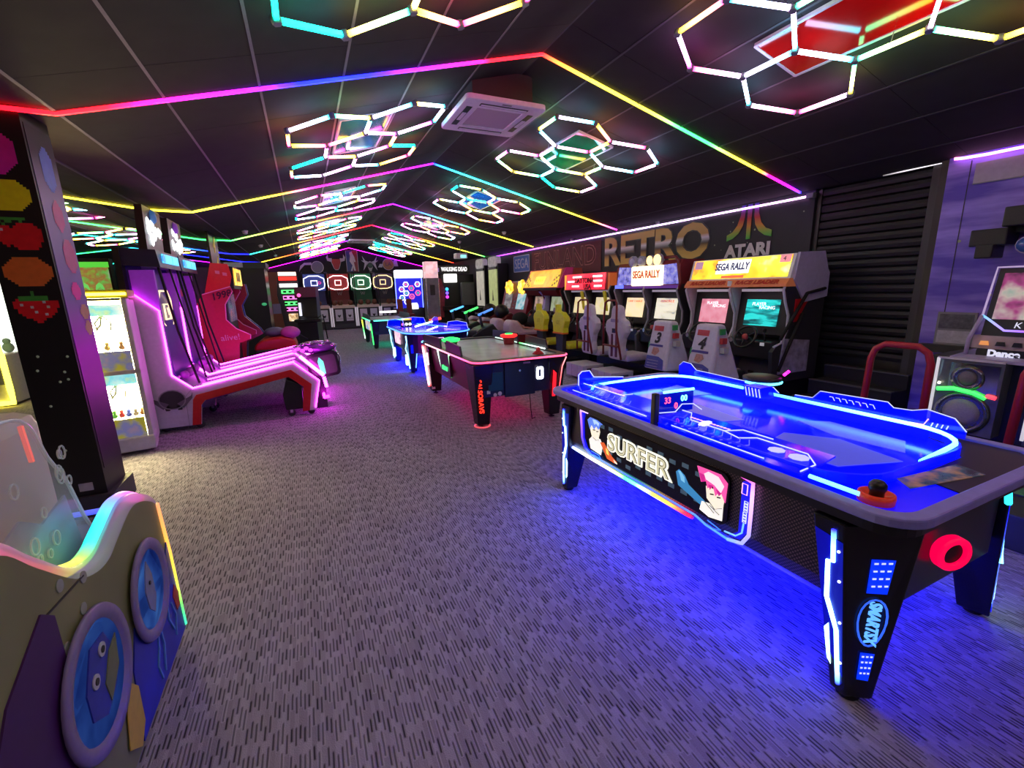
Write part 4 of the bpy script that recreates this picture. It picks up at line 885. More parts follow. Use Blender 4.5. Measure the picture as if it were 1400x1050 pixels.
def seat_shell(m, belt, frame):
    def f(t, x, k):
        pts = shell_pts(x, .92)
        if belt == 'yellow':
            pts = [(x + a, z) for a, z in ((-.11, 1.26), (-.08, 1.27), (-.06, 1.14), (.04, 1.12), (.10, 1.12), (.22, 1.04), (.25, .96), (.19, .82), (.19, .72), (-.19, .72), (-.20, .84), (-.24, .98), (-.21, 1.05), (-.13, 1.10))]
        o = MB().prism('y', pts, -.93, -.80).o('seat', m, t, bevel=.045)
        B(o, 'cushion', m, x - .2, x + .2, -.82, -.38, .40, .52, .04)
        if belt == 'yellow':
            B(o, 'lower_band', ORANGE, x - .19, x + .19, -.94, -.81, .705, .735); PR(o, 'stand', DARK, 'y', [(x - .1, .2), (x + .1, .2), (x + .14, .72), (x - .14, .72)], -.9, -.82)
            PR(o, 'head_wing', GREY, 'y', [(x - .24, 1.12), (x - .15, 1.12), (x - .14, 1.2), (x - .22, 1.2)], -.9, -.82)
            TX(o, 'GT', mat('seat_print', (.5, .5, .02), .4), .1, (x, -.935, .92), '-y', .001)
        else:
            for s in (-.055, .055): PR(o, 'stripe', mat('seat_stripe', (.12, .02, .06), .5), 'y', [(x + s - .02, .48), (x + s + .02, .48), (x + s + .016, .84), (x + s - .016, .84)], -.945, -.93)
            B(o, 'slot', BLACK, x - .05, x + .05, -.945, -.93, .86, .93)
            B(o, 'seat_print', mat('seat_word', (.3, .25, .5), .5), x - .09, x + .09, -.942, -.93, 1.03, 1.08)
            TB(o, 'tube_frame', frame, [(x - .22, -.98, .50), (x - .20, -1.0, 1.0), (x - .19, -.98, 1.33), (x - .14, -.96, 1.37), (x + .05, -.96, 1.37), (x + .10, -.98, 1.32), (x + .13, -1.0, .9), (x + .22, -1.0, .62), (x + .24, -.98, .46)], .017, 8)
            TB(o, 'tube_frame', frame, [(x - .21, -.99, .66), (x + .2, -1.0, .66)], .015, 8)
            b = B(t, 'step_box', mat('step_box_white', (.52, .50, .58), .5), x - .27, x + .27, -1.18, -.75, .05, .27, .01)
            B(b, 'side_label', mat('label_dark', (.05, .05, .08), .5, vary=.8, scale=40), x + .27, x + .273, -1.1, -.85, .1, .22)
            for q in range(2): B(b, 'panel_line', GREY, x - .09 + q * .18 - .003, x - .09 + q * .18 + .003, -1.182, -1.18, .06, .26)
    return f
# --- right-most: rally twin with the RACE LEADER bar
def marq_a(t, h):
    M = screen('rally_art', [(.9, .05, .02), (1, .55, .02), (1, .85, .05), (1, .95, .55)], 3, 1.3)
    o = PR(t, 'marquee', WHITE, 'x', [(.02, 1.64), (.10, 1.93), (.62, 1.95), (.74, 1.72), (.74, 1.6), (.02, 1.6)], -h - .02, h + .02)
    def F(x0, x1, z0, z1, m, nm, d=.004):
        q = MB(); y = lambda z: .02 + (z - 1.64) / .29 * .08 - d
        q.add([(x0, y(z0), z0), (x1, y(z0), z0), (x1, y(z1), z1), (x0, y(z1), z1)], [(0, 1, 2, 3)]); return q.o(nm, m, o)
    F(-h + .02, h - .02, 1.655, 1.92, M, 'marquee_face')
    F(-.33, .20, 1.72, 1.90, glow('marquee_white', (1, .97, .9), 1.5), 'title_plate', .007)
    x = TX(o, 'SEGA RALLY', mat('title_navy', (.04, .03, .3), .4), .135, (-.065, .035, 1.81), '-y', .002, xs=.72, off=.004); x.rotation_euler.x -= .27
    F(-.22, .14, 1.66, 1.695, glow('marquee_redbow', (1, .12, .04), 1.2), 'red_arc', .006); F(h - .17, h - .03, 1.83, 1.92, glow('marquee_pink', (.9, .3, .35), .9), 'corner_badge', .007); F(-h + .04, -h + .18, 1.80, 1.91, glow('marquee_violet', (.5, .25, .4), .8), 'corner_badge', .007)
    x = TX(o, '4', mat('title_black', (.02, .02, .02), .4), .08, (h - .1, .06, 1.875), '-y', .001); x.rotation_euler.x -= .27
    b = PR(t, 'leader_bar', mat('leader_orange', (.55, .16, .07), .45, emit=.12, ecol=(1, .3, .1)), 'x', [(-.06, 1.535), (-.06, 1.565), (.0, 1.635), (.2, 1.635), (.2, 1.535)], -h - .03, h + .03)
    for s in (-1, 1):
        x = TX(b, 'RACE LEADER', mat('leader_red', (.45, .02, .02), .5), .085, (s * .385, -.046, 1.595), '-y', .002, xs=1.15, off=.003, shear=.15); x.rotation_euler.x -= .7
    B(b, 'number_tile', WHITE, -.03, .03, -.062, -.04, 1.55, 1.62)
    # big white flank behind
    PR(t, 'flank', mat('flank_lilac', (.50, .48, .66), .4), 'x', [(.06, 1.62), (.12, 1.94), (.60, 1.96), (.70, 1.74), (1.02 - .28, 1.70), (.74, 1.40), (.30, 1.34)], h + .02, h + .05)
    PR(t, 'flank_print', mat('flank_print', (.35, .33, .45), .4, vary=.8, scale=14), 'x', [(-.05, .45), (.5, .45), (.5, .85), (.0, .9)], h + .02, h + .045)
    PR(t, 'flank_red', REDP, 'x', [(.15, 1.38), (.4, 1.38), (.2, 1.1), (.15, 1.1)], h + .02, h + .04)
    for p in ([(h + .07, -.12, .9), (h + .07, .3, 1.45), (h + .07, .65, 1.5)], [(h + .07, -.1, .5), (h + .07, .25, 1.2)]): TB(t, 'hose', RUB, p, .02, 6)
PT_ = glow('player_text', (1, 1, 1), 1.3)
twin((5.36, 4.36, 0), 1.54, 'white rally twin cabinet with yellow marquee and RACE LEADER bar', mat('trim_white', (.6, .58, .7), .4), marq_a, mat('divider_white', (.5, .48, .6), .4), seat_box('34'),
     [(screen('screen_pink', [(.55, .16, .24), (.75, .3, .38), (.6, .2, .28)], 6, .9), [('PLAYER', -.03, 1.31, .06, PT_), ('RACING', .09, 1.27, .06, PT_)]),
      (screen('screen_cyan', [(.0, .04, .05), (.0, .28, .30), (.02, .75, .70), (.0, .45, .45)], 3, 1.0, (1, 1, 5)), [('PLAYER', -.05, 1.31, .06, PT_), ('RACING', .07, 1.265, .06, PT_)])])
# --- rally twin with framed seats
def marq_b(t, h):
    o = PR(t, 'marquee', mat('marquee_dark_red', (.22, .02, .03), .4), 'x', [(.0, 1.56), (.0, 1.9), (.06, 1.98), (.5, 1.98), (.7, 1.6), (.7, 1.56)], -h, h)
    for s in (-1, 1):
        q = MB(); q.add([(s * h * .98, -.006, 1.6), (s * .3, -.006, 1.6), (s * .3, -.006, 1.9), (s * h * .9, -.006, 1.92)], [(0, 1, 2, 3)]); q.o('side_art', screen('tyre_art', [(.03, .03, .2), (.25, .25, .8), (.5, .5, .9)], 11, .55, tex='noise'), o)
    p = MB().prism('y', rrect(.37, .165, .03, 3), -.05, 0).o('title_plate', glow('rally_plate', (1, .86, .5), 1.9), o, (.06, 0, 1.745))
    TX(p, 'SEGA RALLY', glow('rally_red', (.75, .05, .02), .6), .17, (0, -.055, .02), '-y', .003, xs=.70, off=.004)
    PR(p, 'red_hill', glow('rally_hill', (1, .95, .8), 1.5), 'y', [(-.3, -.16), (.3, -.16), (.12, -.09), (0, -.07), (-.12, -.09)], -.056, -.05)
    for i, (x, r) in enumerate(((-.28, .10), (-.06, .09), (.16, .085), (.34, .10))):
        LT(p, 'spot_lamp', mat('lamp_housing', (.4, .38, .45), .3), [(r * .6, .08), (r, .02), (r, -.03), (r * .92, -.035)], (x - .1, 0, .25), 'y', 16); LT(p, 'spot_glass', glow('lamp_lit', (1, .65, .2), 3) if i >= 2 else mat('lamp_glass', (.45, .45, .6), .1), [(r * .88, -.036), (r * .5, -.05), (.002, -.055)], (x - .1, 0, .25), 'y', 16)
    B(t, 'purple_bar', mat('purple_bar', (.14, .04, .30), .4, emit=.12, ecol=(.4, .1, 1)), -h, h, -.03, .0, 1.535, 1.585); B(t, 'blue_tag', glow('tag_blue', (.15, .2, 1), 1.2), -h, -h + .24, -.04, -.03, 1.54, 1.60)
    TB(t, 'hood_tube', DKRED, [(h, -.02, 1.5), (h + .02, .0, 1.62), (h - .06, .02, 1.96), (h - .15, .04, 2.02), (.3, .04, 2.03)], .025, 8)
twin((5.36, 6.10, 0), 1.56, 'rally twin cabinet with cream marquee, spot lamps and red-framed white seats', mat('trim_grey', (.3, .28, .36), .4), marq_b, mat('divider_dark', (.10, .09, .12), .4), seat_shell(SEATP, 'frame', DKRED),
     [(screen('screen_sand', [(.85, .62, .30), (.9, .75, .45), (.7, .5, .4)], 3, .95), [('LANE CHANGE', 0, 1.31, .055, glow('screen_red', (.8, .05, .03), .8))]),
      (screen('screen_road', [(.35, .36, .36), (.75, .72, .55), (.8, .78, .62), (.5, .5, .45)], 4, .9, (1, 1, 3)), [('CONTINUE', .02, 1.32, .06, glow('screen_red', (.8, .05, .03), .8))])])
# --- red stock-car twin
def marq_c(t, h):
    o = PR(t, 'marquee', mat('marquee_red_box', (.35, .02, .03), .4), 'x', [(-.06, 1.52), (-.02, 1.86), (.5, 1.86), (.6, 1.52)], -h + .02, h - .06)
    q = MB(); q.add([(-h + .08, -.066, 1.535), (h - .10, -.066, 1.535), (h - .10, -.028, 1.85), (-h + .08, -.028, 1.85)], [(0, 1, 2, 3)]); q.o('marquee_face', screen('daytona_face', [(.55, .0, .02), (1, .02, .05), (1, .05, .08)], 3, 1.2), o)
    for (x0, x1, z) in ((-.42, -.12, 1.79), (.32, .60, 1.79), (-.62, -.36, 1.70), (.32, .60, 1.70), (-.45, -.2, 1.60), (.36, .6, 1.60)):
        B(o, 'light_bar', glow('bar_pinkwhite', (1, .75, .8), 1.8), x0, x1, -.075, -.045, z - .018, z + .018)
    for i, (s, x, z) in enumerate((('DAYTONA', .0, 1.71), ('USA', .12, 1.585))):
        TX(o, s, mat('daytona_letter', (.18, .0, .02), .4), .15, (x, -.072, z), '-y', .006, xs=.95, off=.004)
    B(o, 'end_light', glow('bar_orange', (1, .35, .05), 1.2), -h + .03, -h + .07, -.06, .0, 1.53, 1.84); B(o, 'end_light', mat('end_orange', (.5, .12, .04), .4, emit=.3, ecol=(1, .2, .05)), h - .06, h - .0, -.02, .3, 1.53, 1.84)
    for x in (-.02, h - .04):
        PR(t, 'yellow_brace', YEL, 'y', [(x - .10, 1.50), (x - .02, 1.50), (x + .05, 1.12), (x, 1.12)], -.08, -.05)
twin((5.36, 7.87, 0), 1.60, 'red stock car twin cabinet with yellow seats and striped red marquee', mat('trim_silver', (.35, .34, .38), .3), marq_c, mat('divider_black', (.03, .028, .03), .4), seat_shell(SEATY, 'yellow', None),
     [(screen('screen_cream', [(.8, .65, .28), (.85, .75, .42), (.8, .6, .3)], 5, .75),), (screen('screen_cream2', [(.75, .68, .3), (.85, .78, .5), (.7, .55, .3)], 5, .75),)])
# --- orange twin
def marq_d(t, h):
    o = PR(t, 'marquee', mat('marquee_orange_box', (.55, .12, .08), .4), 'x', [(-.12, 1.58), (.08, 2.02), (.55, 2.02), (.65, 1.58)], -h + .02, h - .02)
    def F(pts, m, nm, d):
        q = MB(); q.add([(x, -.12 + (z - 1.58) / .44 * .2 - d, z) for x, z in pts], [tuple(range(len(pts)))]); return q.o(nm, m, o)
    F([(-h + .32, 1.60), (h - .34, 1.60), (h - .12, 2.0), (-h + .06, 2.0)], screen('orange_face', [(1, .22, .02), (1, .4, .05), (1, .30, .03)], 2, 1.3), 'marquee_face', .004)
    F([(-.36, 1.68), (.12, 1.68), (.14, 1.85), (-.34, 1.85)], glow('orange_title', (1, .85, .08), 1.4), 'title_plate', .007)
    for q in range(4): F([(-.30 + q * .1, 1.73), (-.25 + q * .1, 1.73), (-.25 + q * .1, 1.80), (-.30 + q * .1, 1.80)], glow('title_orange', (1, .45, .03), 1), 'title_mark', .009)
    CK = mat('checker', (.85, .6, .05), .4, emit=.7, ecol=(1, .7, .05))
    for s in (-1, 1):
        F([(s * (h - .40), 1.60), (s * (h - .02), 1.60), (s * (h - .10), 1.98)], CK, 'checker_wing', .008)
        for i in range(6):
            x = s * (h - .26 + .075 * (i % 3)); z = 1.62 + .085 * (i // 2) + .04 * (i % 2)
            F([(x - .025, z), (x + .025, z), (x + .025, z + .045), (x - .025, z + .045)], BLACK, 'checker_square', .011)
        PR(t, 'edge_wing', mat('wing_magenta', (.45, .04, .16), .4, emit=.1, ecol=(1, .05, .3)), 'x', [(-.12, 1.58), (.1, 2.03), (.3, 2.03), (.2, 1.58)], s * h - .02, s * h + .02)
    B(t, 'hood_bar', BLACK, -h, h, -.15, .1, 1.53, 1.585)
    for x in (-h / 2, h / 2): PR(t, 'hood', DKRED, 'x', [(-.14, 1.53), (-.05, 1.40), (.15, 1.40), (.15, 1.53)], x - .36, x + .36)
    PR(t, 'centre_fin', LILAC, 'x', [(-.12, 1.5), (.02, 1.36), (.0, 1.1), (-.1, 1.02), (.2, 1.02), (.2, 1.5)], -.06, .06)
def seat_ride(t, x, k):
    P = mat('ride_pink', (.62, .42, .52), .4)
    o = MB().prism('x', [(-1.24, .55), (-1.22, .82), (-1.15, .90), (-1.02, .86), (-.85, .66), (-.6, .64), (-.4, .7), (-.4, .52)], x - .2, x + .2).o('seat', P, t, bevel=.07)
    PR(o, 'seat_pad', mat('ride_salmon', (.6, .28, .24), .5), 'x', [(-1.02, .84), (-.86, .69), (-.6, .67), (-.6, .69), (-.84, .71), (-1.0, .87)], x - .14, x + .14)
    PR(o, 'fairing', DKRED, 'x', [(-1.2, .25), (-1.22, .56), (-.4, .54), (-.35, .25)], x - .17, x + .17)
    MB().ell((x, -.45, .84), (.16, .22, .16), 12, 8).o('front_bump', RUB, o)
twin((5.36, 9.72, 0), 1.72, 'orange marquee twin game with checkered wings and pink ride-on seats', DKRED, marq_d, mat('divider_maroon', (.10, .01, .02), .4), seat_ride,
     [(screen('screen_grey', [(.10, .09, .09), (.5, .35, .25), (.7, .5, .4)], 7, .5),), (screen('screen_green', [(.25, .32, .14), (.4, .48, .3), (.35, .4, .3)], 5, .6),)])
# --- red motorbike twin with round yellow lamps
t = thing('motorbike_game', 'dark red motorbike twin game with two round yellow signs', 'arcade machine', (5.40, 11.6, 0), -PI / 2)
B(t, 'base', DKRED, -.85, .85, -.1, .7, 0, .5); PR(t, 'cabinet', mat('bike_red', (.20, .012, .02), .35), 'x', [(-.12, .5), (.0, 1.05), (.12, 1.5), (.2, 1.78), (.65, 1.82), (.7, .5)], -.85, .85)
for k, x in enumerate((-.42, .42)):
    q = MB(); q.add([(x - .26, -.02, 1.02), (x + .26, -.02, 1.02), (x + .26, .09, 1.44), (x - .26, .09, 1.44)], [(0, 1, 2, 3)]); q.o('screen', screen('bike_scr%d' % k, [(.06, .06, .07), (.14, .15, .15), (.25, .27, .28)] if k == 0 else [(.03, .3, .35), (.25, .5, .55), (.5, .5, .5)], 6, .8), t)
    s = MB().prism('y', [(x + r * math.cos(a), 1.62 + r * .85 * math.sin(a)) for r, a in [((.24 if i % 2 else .19), 2 * PI * i / 14) for i in range(14)]], .05, .12).o('round_sign', screen('bike_sign', [(1, .25, .02), (1, .7, .05), (1, .85, .3)], 7, 1.3), t)
    # bike
    b = MB().prism('x', [(-1.25, .62), (-1.15, .78), (-.95, .72), (-.7, .68), (-.5, .88), (-.3, .95), (-.15, .8), (-.3, .4), (-.6, .3), (-1.0, .35)], x - .15, x + .15).o('bike', mat('bike_body', (.14, .012, .02), .3), t, bevel=.05)
    for y in (-.95, -.35): LT(b, 'wheel', RUB, [(.1, x - .05), (.28, x - .055), (.3, x), (.28, x + .055), (.1, x + .05)], (0, y, .32), 'x', 20)
    MB().ell((x, -.55, .98), (.16, .22, .2), 12, 8).o('tank', BLACK, b); TB(b, 'handlebar', CHROME, [(x - .32, -.48, 1.06), (x, -.35, 1.08), (x + .32, -.48, 1.06)], .016, 6)
    MB().prism('x', [(-1.3, .72), (-1.1, .86), (-.8, .78), (-.8, .72), (-1.1, .76)], x - .13, x + .13).o('seat', mat('bike_seat_pale', (.55, .45, .55), .4), b, bevel=.03)
for i in range(4): B(t, 'scoop', CHROME, -.08 + .02 * i, .06 + .02 * i, -.02 + .03 * i, .0 + .03 * i, 1.02 + i * .09, 1.06 + i * .09)
# --- snow/ride game with lit skis in front
def lit_ride(loc, label, c, rz):
    t = thing('ride_game', label, 'arcade machine', loc, rz, 'dark ride games with lit handles')
    PR(t, 'body', BLACK, 'x', [(-.6, .0), (-.55, .5), (-.2, .75), (.1, .85), (.3, .6), (.5, .3), (.5, 0)], -.25, .25, .03)
    TB(t, 'handle_post', DARK, [(0, -.05, .7), (0, -.12, 1.05)], .03, 8); TB(t, 'handle', BLACK, [(-.3, -.1, 1.06), (.3, -.1, 1.06)], .018, 8)
    LED(t, 'handle_light', [(-.16, .25, 1.15), (.16, -.2, 1.05)], .026, c, 2, .1); LED(t, 'side_light', [(-.26, -.3, .2), (-.26, -.2, .72)], .012, (.2, .7, 1), 2.5)
    B(t, 'seat', mat('ride_seat_dark', (.03, .02, .03), .5), -.17, .17, -.6, -.15, .6, .72, .03)
lit_ride((3.62, 10.25, 0), 'dark ride game with green lit handle beside the oval table', GRN, -PI / 2); lit_ride((3.6, 11.3, 0), 'dark ride game with blue lit handle behind the green one', (.05, .4, 1), -PI / 2); lit_ride((3.58, 9.2, 0), 'dark ride game with cyan side light nearest the oval table', (.02, .15, .6), -PI / 2)
# --- dance machine
t = thing('dance_machine', 'dance machine with lit speaker and glowing frame at the right edge', 'arcade machine', (5.3, 1.43, 0), -PI / 2)
B(t, 'stage', DARK, -.85, .85, -1.65, -.1, 0, .22, .01)
for x in (-.42, .42):
    for dx in (-.26, 0, .26):
        for dy in (-1.18, -.9, -.62): B(t, 'stage_tile', mat('stage_tile', (.06, .06, .07), .2), x + dx - .12, x + dx + .12, dy - .12, dy + .12, .22, .232)
B(t, 'cabinet', BLACK, -.62, .62, -.05, .7, 0, .90)
q = PR(t, 'shelf', mat('shelf_lilac', (.40, .36, .58), .4), 'x', [(-.18, .895), (.25, .93), (.25, .95), (-.18, .92)], -.45, .45)
for s in (-1, 1):
    x = s * .30
    p = B(t, 'speaker_box', mat('speaker_print', (.10, .10, .12), .3, vary=.9, scale=8, coat=.5), x - .21, x + .21, -.20, -.05, .26, .90)
    B(p, 'mirror_panel', mat('speaker_mirror', (.5, .5, .42), .12, 1), x - .12, x + .19, -.206, -.20, .62, .87)
    for (z, r, c) in ((.44, .155, (.30, .28, .36)), (.745, .08, (.16, .14, .17))):
        LT(p, 'driver_ring', mat('driver_ring', (.18, .18, .22), .2, .8), [(r, -.19), (r + .03, -.21), (r, -.222), (r - .01, -.21)], (x, 0, z), 'y', 24); LT(p, 'driver', mat('driver_%g' % r, c, .6, vary=.3, scale=120), [(r, -.20), (r * .5, -.225), (.002, -.23)], (x, 0, z), 'y', 24)
    LED(p, 'speaker_light', [(x - .18, -.225, .625), (x - .07, -.225, .645), (x + .06, -.225, .63), (x + .14, -.225, .595)], .018, GRN, 1.6, .06); LED(p, 'speaker_light', [(x + .14, -.222, .62), (x + .2, -.222, .61)], .018, (1, .05, .1), 1.2)
    LED(p, 'edge_strip', [(x - .212, -.205, .90), (x - .212, -.205, .3)], .012, (.8, .75, .85), .7); B(p, 'top_strip', SEATP, x - .22, x + .21, -.21, -.19, .895, .91); LED(p, 'spark', [(x - .18, -.225, .68), (x - .165, -.225, .68)], .012, (1, 1, .7), 3)
    # rail around the player
    TB(t, 'hand_rail', mat('rail_red', (.42, .012, .03), .4), [(s * .45 - .21, -1.02, .22), (s * .45 - .20, -1.0, .95), (s * .45 - .175, -1.0, 1.03), (s * .45 - .11, -1.0, 1.075), (s * .45 + .11, -1.0, 1.075), (s * .45 + .175, -1.0, 1.03), (s * .45 + .20, -1.0, .95), (s * .45 + .21, -1.02, .22)], .026, 10)
    LT(t, 'rail_foot', GREY, [(.11, .222), (.12, .232), (.1, .245)], (s * .45 - .21, -1.02, 0), n=20)
pn = B(t, 'control_panel', mat('control_panel', (.45, .35, .35), .4, vary=.5, scale=10), -.38, .38, -.02, .06, .99, 1.10)
for i, x in enumerate((-.3, -.2, -.1, .1, .2, .3)): PR(pn, 'arrow_button', glow('arrow_button', (.9, .35, .1), .7) if i % 3 == 0 else BLACK, 'y', [(x - .03, 1.02), (x + .03, 1.02), (x + .022, 1.055), (x - .022, 1.055)], -.035, -.02)
TX(pn, 'Dance', glow('dance_white', (.8, .8, 1), .8), .075, (-.17, -.034, .955), '-y', .002, off=.004)
MB().prism('y', rrect(.34, .035, .02, 3), -.03, -.02).o('title_bar', BLACK, t, (.0, 0, .955))
PR(t, 'screen_frame', BLACK, 'x', [(.0, 1.10), (.12, 1.66), (.3, 1.66), (.3, 1.10)], -.34, .34)
q = MB(); q.add([(-.30, .022, 1.24), (.30, .022, 1.24), (.30, .102, 1.62), (-.30, .102, 1.62)], [(0, 1, 2, 3)]); sc = q.o('screen', screen('dance_screen', [(.01, .01, .02), (.35, .05, .2), (.5, .45, .4), (.1, .4, .3)], 5, .6), t)
TX(t, 'K', MATS['dance_white'], .07, (-.13, -.01, 1.195), '-y', .002, shear=.2); LED(t, 'neon_frame', [(-.35, -.01, 1.27), (-.31, -.01, 1.24), (-.2, -.015, 1.15), (.2, -.015, 1.15), (.31, -.01, 1.24), (.35, -.01, 1.27)], .009, [(0, (.1, .6, 1)), (.15, (.4, .4, 1)), (.5, PUR), (1, (.1, .6, 1))], 1.3, .08)
LED(t, 'neon_frame', [(-.35, -.01, 1.27), (-.35, .1, 1.67), (.35, .1, 1.67), (.35, -.01, 1.27)], .008, LIL, .5, .2); TB(t, 'neon_bracket', LILAC, [(-.40, -.04, .93), (-.40, -.04, 1.06), (-.35, -.01, 1.27)], .016, 6); TB(t, 'neon_bracket', LILAC, [(.40, -.04, .93), (.40, -.04, 1.06), (.35, -.01, 1.27)], .016, 6)

# ================================================================== LEFT SIDE
# --- pillar with pixel stickers (fruit pictures; the other pictures are plain pixel blocks)
pl = structure(bpy.data.objects.new('pillar', None)); COL.objects.link(pl); pl.location = (-1.65, 4.30, 0)
PBLK = mat('pillar_black', (.010, .010, .013), .45)
B(pl, 'shaft', PBLK, -.155, .135, -.185, .185, 0, 2.80)
SIDEP = ramp('pillar_print_and_light', [(0, (.02, .01, .03)), (.2, (.10, .01, .16)), (.36, (.55, .0, .75)), (.52, (.22, .14, .45)), (.8, (.26, .24, .42)), (.93, (.03, .03, .05)), (1, (.01, .01, .01))], 2, .4, 2.72)  # magenta band low down is light painted into the violet print
B(pl, 'side_print', SIDEP, .135, .139, -.16, .185, .35, 2.72)
MB().ring([(x, y) for x, y in rrect(.185, .225, .01, 1, -.01, 0)], [(x, y) for x, y in rrect(.14, .18, .01, 1, -.01, 0)], 0, .16).o('plinth', mat('plinth_grey', (.05, .05, .06), .7), pl)
B(pl, 'socket_plate', mat('socket_white', (.5, .5, .5), .4), -.02, .06, -.19, -.185, .20, .26)
PIX = .0135
def pixel(rows, pal, x0, z0, nm, par=pl, y=-.187, px=PIX, face='y'):
    """one flat sticker cut in square steps; rows from the top"""
    cols = {}
    for r, row in enumerate(rows):
        for c, ch in enumerate(row):
            if ch != '.': cols.setdefault(ch, []).append((c, r))
    o0 = None
    for ch, cells in cols.items():
        q = MB()
        for c, r in cells:
            a0, a1, b0, b1 = x0 + c * px, x0 + (c + 1) * px, z0 - (r + 1) * px, z0 - r * px
            if face == 'y': q.add([(a0, y, b0), (a1, y, b0), (a1, y, b1), (a0, y, b1)], [(0, 1, 2, 3)])
            else: q.add([(y, a0, b0), (y, a1, b0), (y, a1, b1), (y, a0, b1)], [(0, 1, 2, 3)])
        o = q.o(nm if o0 is None else nm + '_detail', pal[ch], par if o0 is None else o0)
        o0 = o0 or o
PAL = {'k': mat('px_pink', (.95, .02, .42), .5), 'y': mat('px_yellow', (.95, .75, .01), .5), 'r': mat('px_red', (.85, .01, .02), .5), 'g': mat('px_green', (.06, .35, .05), .5), 'o': mat('px_orange', (.85, .18, .03), .5), 'w': mat('px_white', (.7, .65, .68), .5), 'b': mat('px_blue', (.12, .25, .7), .5), 'm': mat('px_rose', (.55, .10, .28), .5), 'p': mat('px_peach', (.6, .32, .2), .5)}
def blob(w, h, ch, cut=3):
    out = []
    for r in range(h):
        k = max(0, cut - r, cut - (h - 1 - r)); out.append('.' * k + ch * (w - 2 * k) + '.' * k)
    return out
CHERRY = ['..gggggggg....', '.gg.gg..g.....', '...g...rrrrr..', '.rrrr.rrrrrrr.', 'rrwrrrrrrrrrrr', 'rwrrrrrrrrrrrr', 'rrrrrrrrrrrrrr', 'rrrrrrrrrrrrrr', '.rrrrrrrrrrrrr', '..rrrrrrrrrrr.', '...r.rrrrrrrr.', '......rrrrrr..']
STRAW = ['......g.......', '......g.......', '..ggggggggg...', '.rggggggggg...', 'rrrrrrrrrwrrrr', 'rrwrrrrrrrrrrr', 'rrrrrwrrrrwrrr', '.rrrrrrrrrrrr.', '.rrrrrwrrrrrr.', '..rrrrrrrwrr..', '...rrrrrrrr...', '.....rrrr.....', '......rr......']
pixel(blob(17, 20, 'k', 5), PAL, -.152, 2.66, 'pixel_block')
pixel(blob(19, 14, 'y', 4), PAL, -.155, 2.36, 'pixel_block')
pixel(CHERRY, PAL, -.125, 2.13, 'pixel_cherries', px=.017)
pixel(blob(17, 13, 'o', 4), PAL, -.125, 1.88, 'pixel_block', px=.0145)
pixel(STRAW, PAL, -.118, 1.66, 'pixel_strawberry', px=.0165)
pixel(blob(9, 16, 'b', 3), PAL, -.05, 2.62, 'pixel_block', y=.141, face='x', px=.018); pixel(blob(8, 12, 'm', 3), PAL, -.04, 2.28, 'pixel_block', y=.141, face='x', px=.018)
pixel(blob(10, 13, 'm', 3), PAL, -.02, 2.02, 'pixel_block', y=.141, face='x', px=.018); pixel(blob(8, 7, 'k', 2), PAL, -.03, 1.72, 'pixel_block', y=.141, face='x', px=.018)
pixel(blob(8, 6, 'p', 2), PAL, .03, 1.56, 'pixel_block', y=.141, face='x', px=.018); pixel(blob(7, 6, 'p', 2), PAL, .05, 1.44, 'pixel_block', y=.141, face='x', px=.018)
for i in range(9):
    r_ = random.Random(i); share(star_me, 'printed_star', pl, (r_.uniform(-.11, .10), -.187, r_.uniform(.4, 1.25)), (0, 0, PI / 2), (1, .8, .8))

# --- fish game in the near left corner
t = thing('fish_game', 'green children\'s fish game with two portholes and rainbow lit rim', 'arcade machine', (-.7, 1.6, 0))
SIDEG = mat('fish_side', (.21, .23, .09), .4, vary=.35, scale=3)
rim0 = [(-.60, .96), (-.42, 1.05), (-.28, 1.03), (-.17, .93), (-.02, .80), (.10, .745), (.20, .735), (.29, .76), (.44, .80), (.55, .785), (.66, .735), (.71, .70)]
rim = smooth(rim0)
out = rim + [(.75, .03), (-.60, .03)]
PR(t, 'side_panel', SIDEG, 'x', out, -.03, 0)
B(t, 'body', mat('fish_body', (.18, .20, .10), .45), -.85, -.03, -.6, .72, .03, .66); B(t, 'plinth', BLACK, -.82, -.03, -.55, .70, 0, .05)
DEEP = mat('fish_deep_blue', (.01, .02, .34), .4, vary=.5, scale=5)
q = PR(t, 'sea_print', DEEP, 'x', [(.745, .04), (.735, .52), (.69, .47), (.63, .34), (.5, .27), (.36, .27), (.25, .42), (.17, .30), (.13, .04)], .0, .004)
for a in ([(.42, .26), (.40, .20), (.36, .15), (.38, .08)], [(.45, .28), (.46, .18), (.42, .08)], [(.58, .30), (.56, .22), (.60, .14)], [(.62, .26), (.65, .18), (.61, .10)]):
    TB(q, 'seaweed', mat('seaweed_blue', (.10, .28, .55), .5), [(.004, y, z) for y, z in a], .007, 4)
PR(q, 'red_fish', mat('fish_red', (.5, .04, .02), .5), 'x', [(.735, .24), (.70, .30), (.66, .26), (.68, .18), (.72, .18)], .004, .007); PR(q, 'yellow_fish', mat('fish_yellow', (.6, .42, .05), .5), 'x', [(.02, .12), (.06, .24), (.12, .30), (.17, .24), (.16, .10), (.10, .05)], .004, .007)
PR(t, 'purple_print', mat('fish_purple', (.05, .005, .10), .4), 'x', [(-.21, .82), (-.16, .78), (-.16, .5), (-.22, .2), (-.3, .04), (-.59, .04), (-.59, .5), (-.4, .72)], .0, .005)
TB(t, 'seam', BLACK, [(.002, .02, .785), (.002, -.19, .80)], .003, 4)
for y, z in ((-.1, .83), (-.14, .66), (-.02, .70), (.02, .78)): LT(t, 'printed_bubble', mat('bubble_print', (.3, .34, .3), .4), [(.018, .0), (.018, .003)], (0, y, z), 'x', 14)
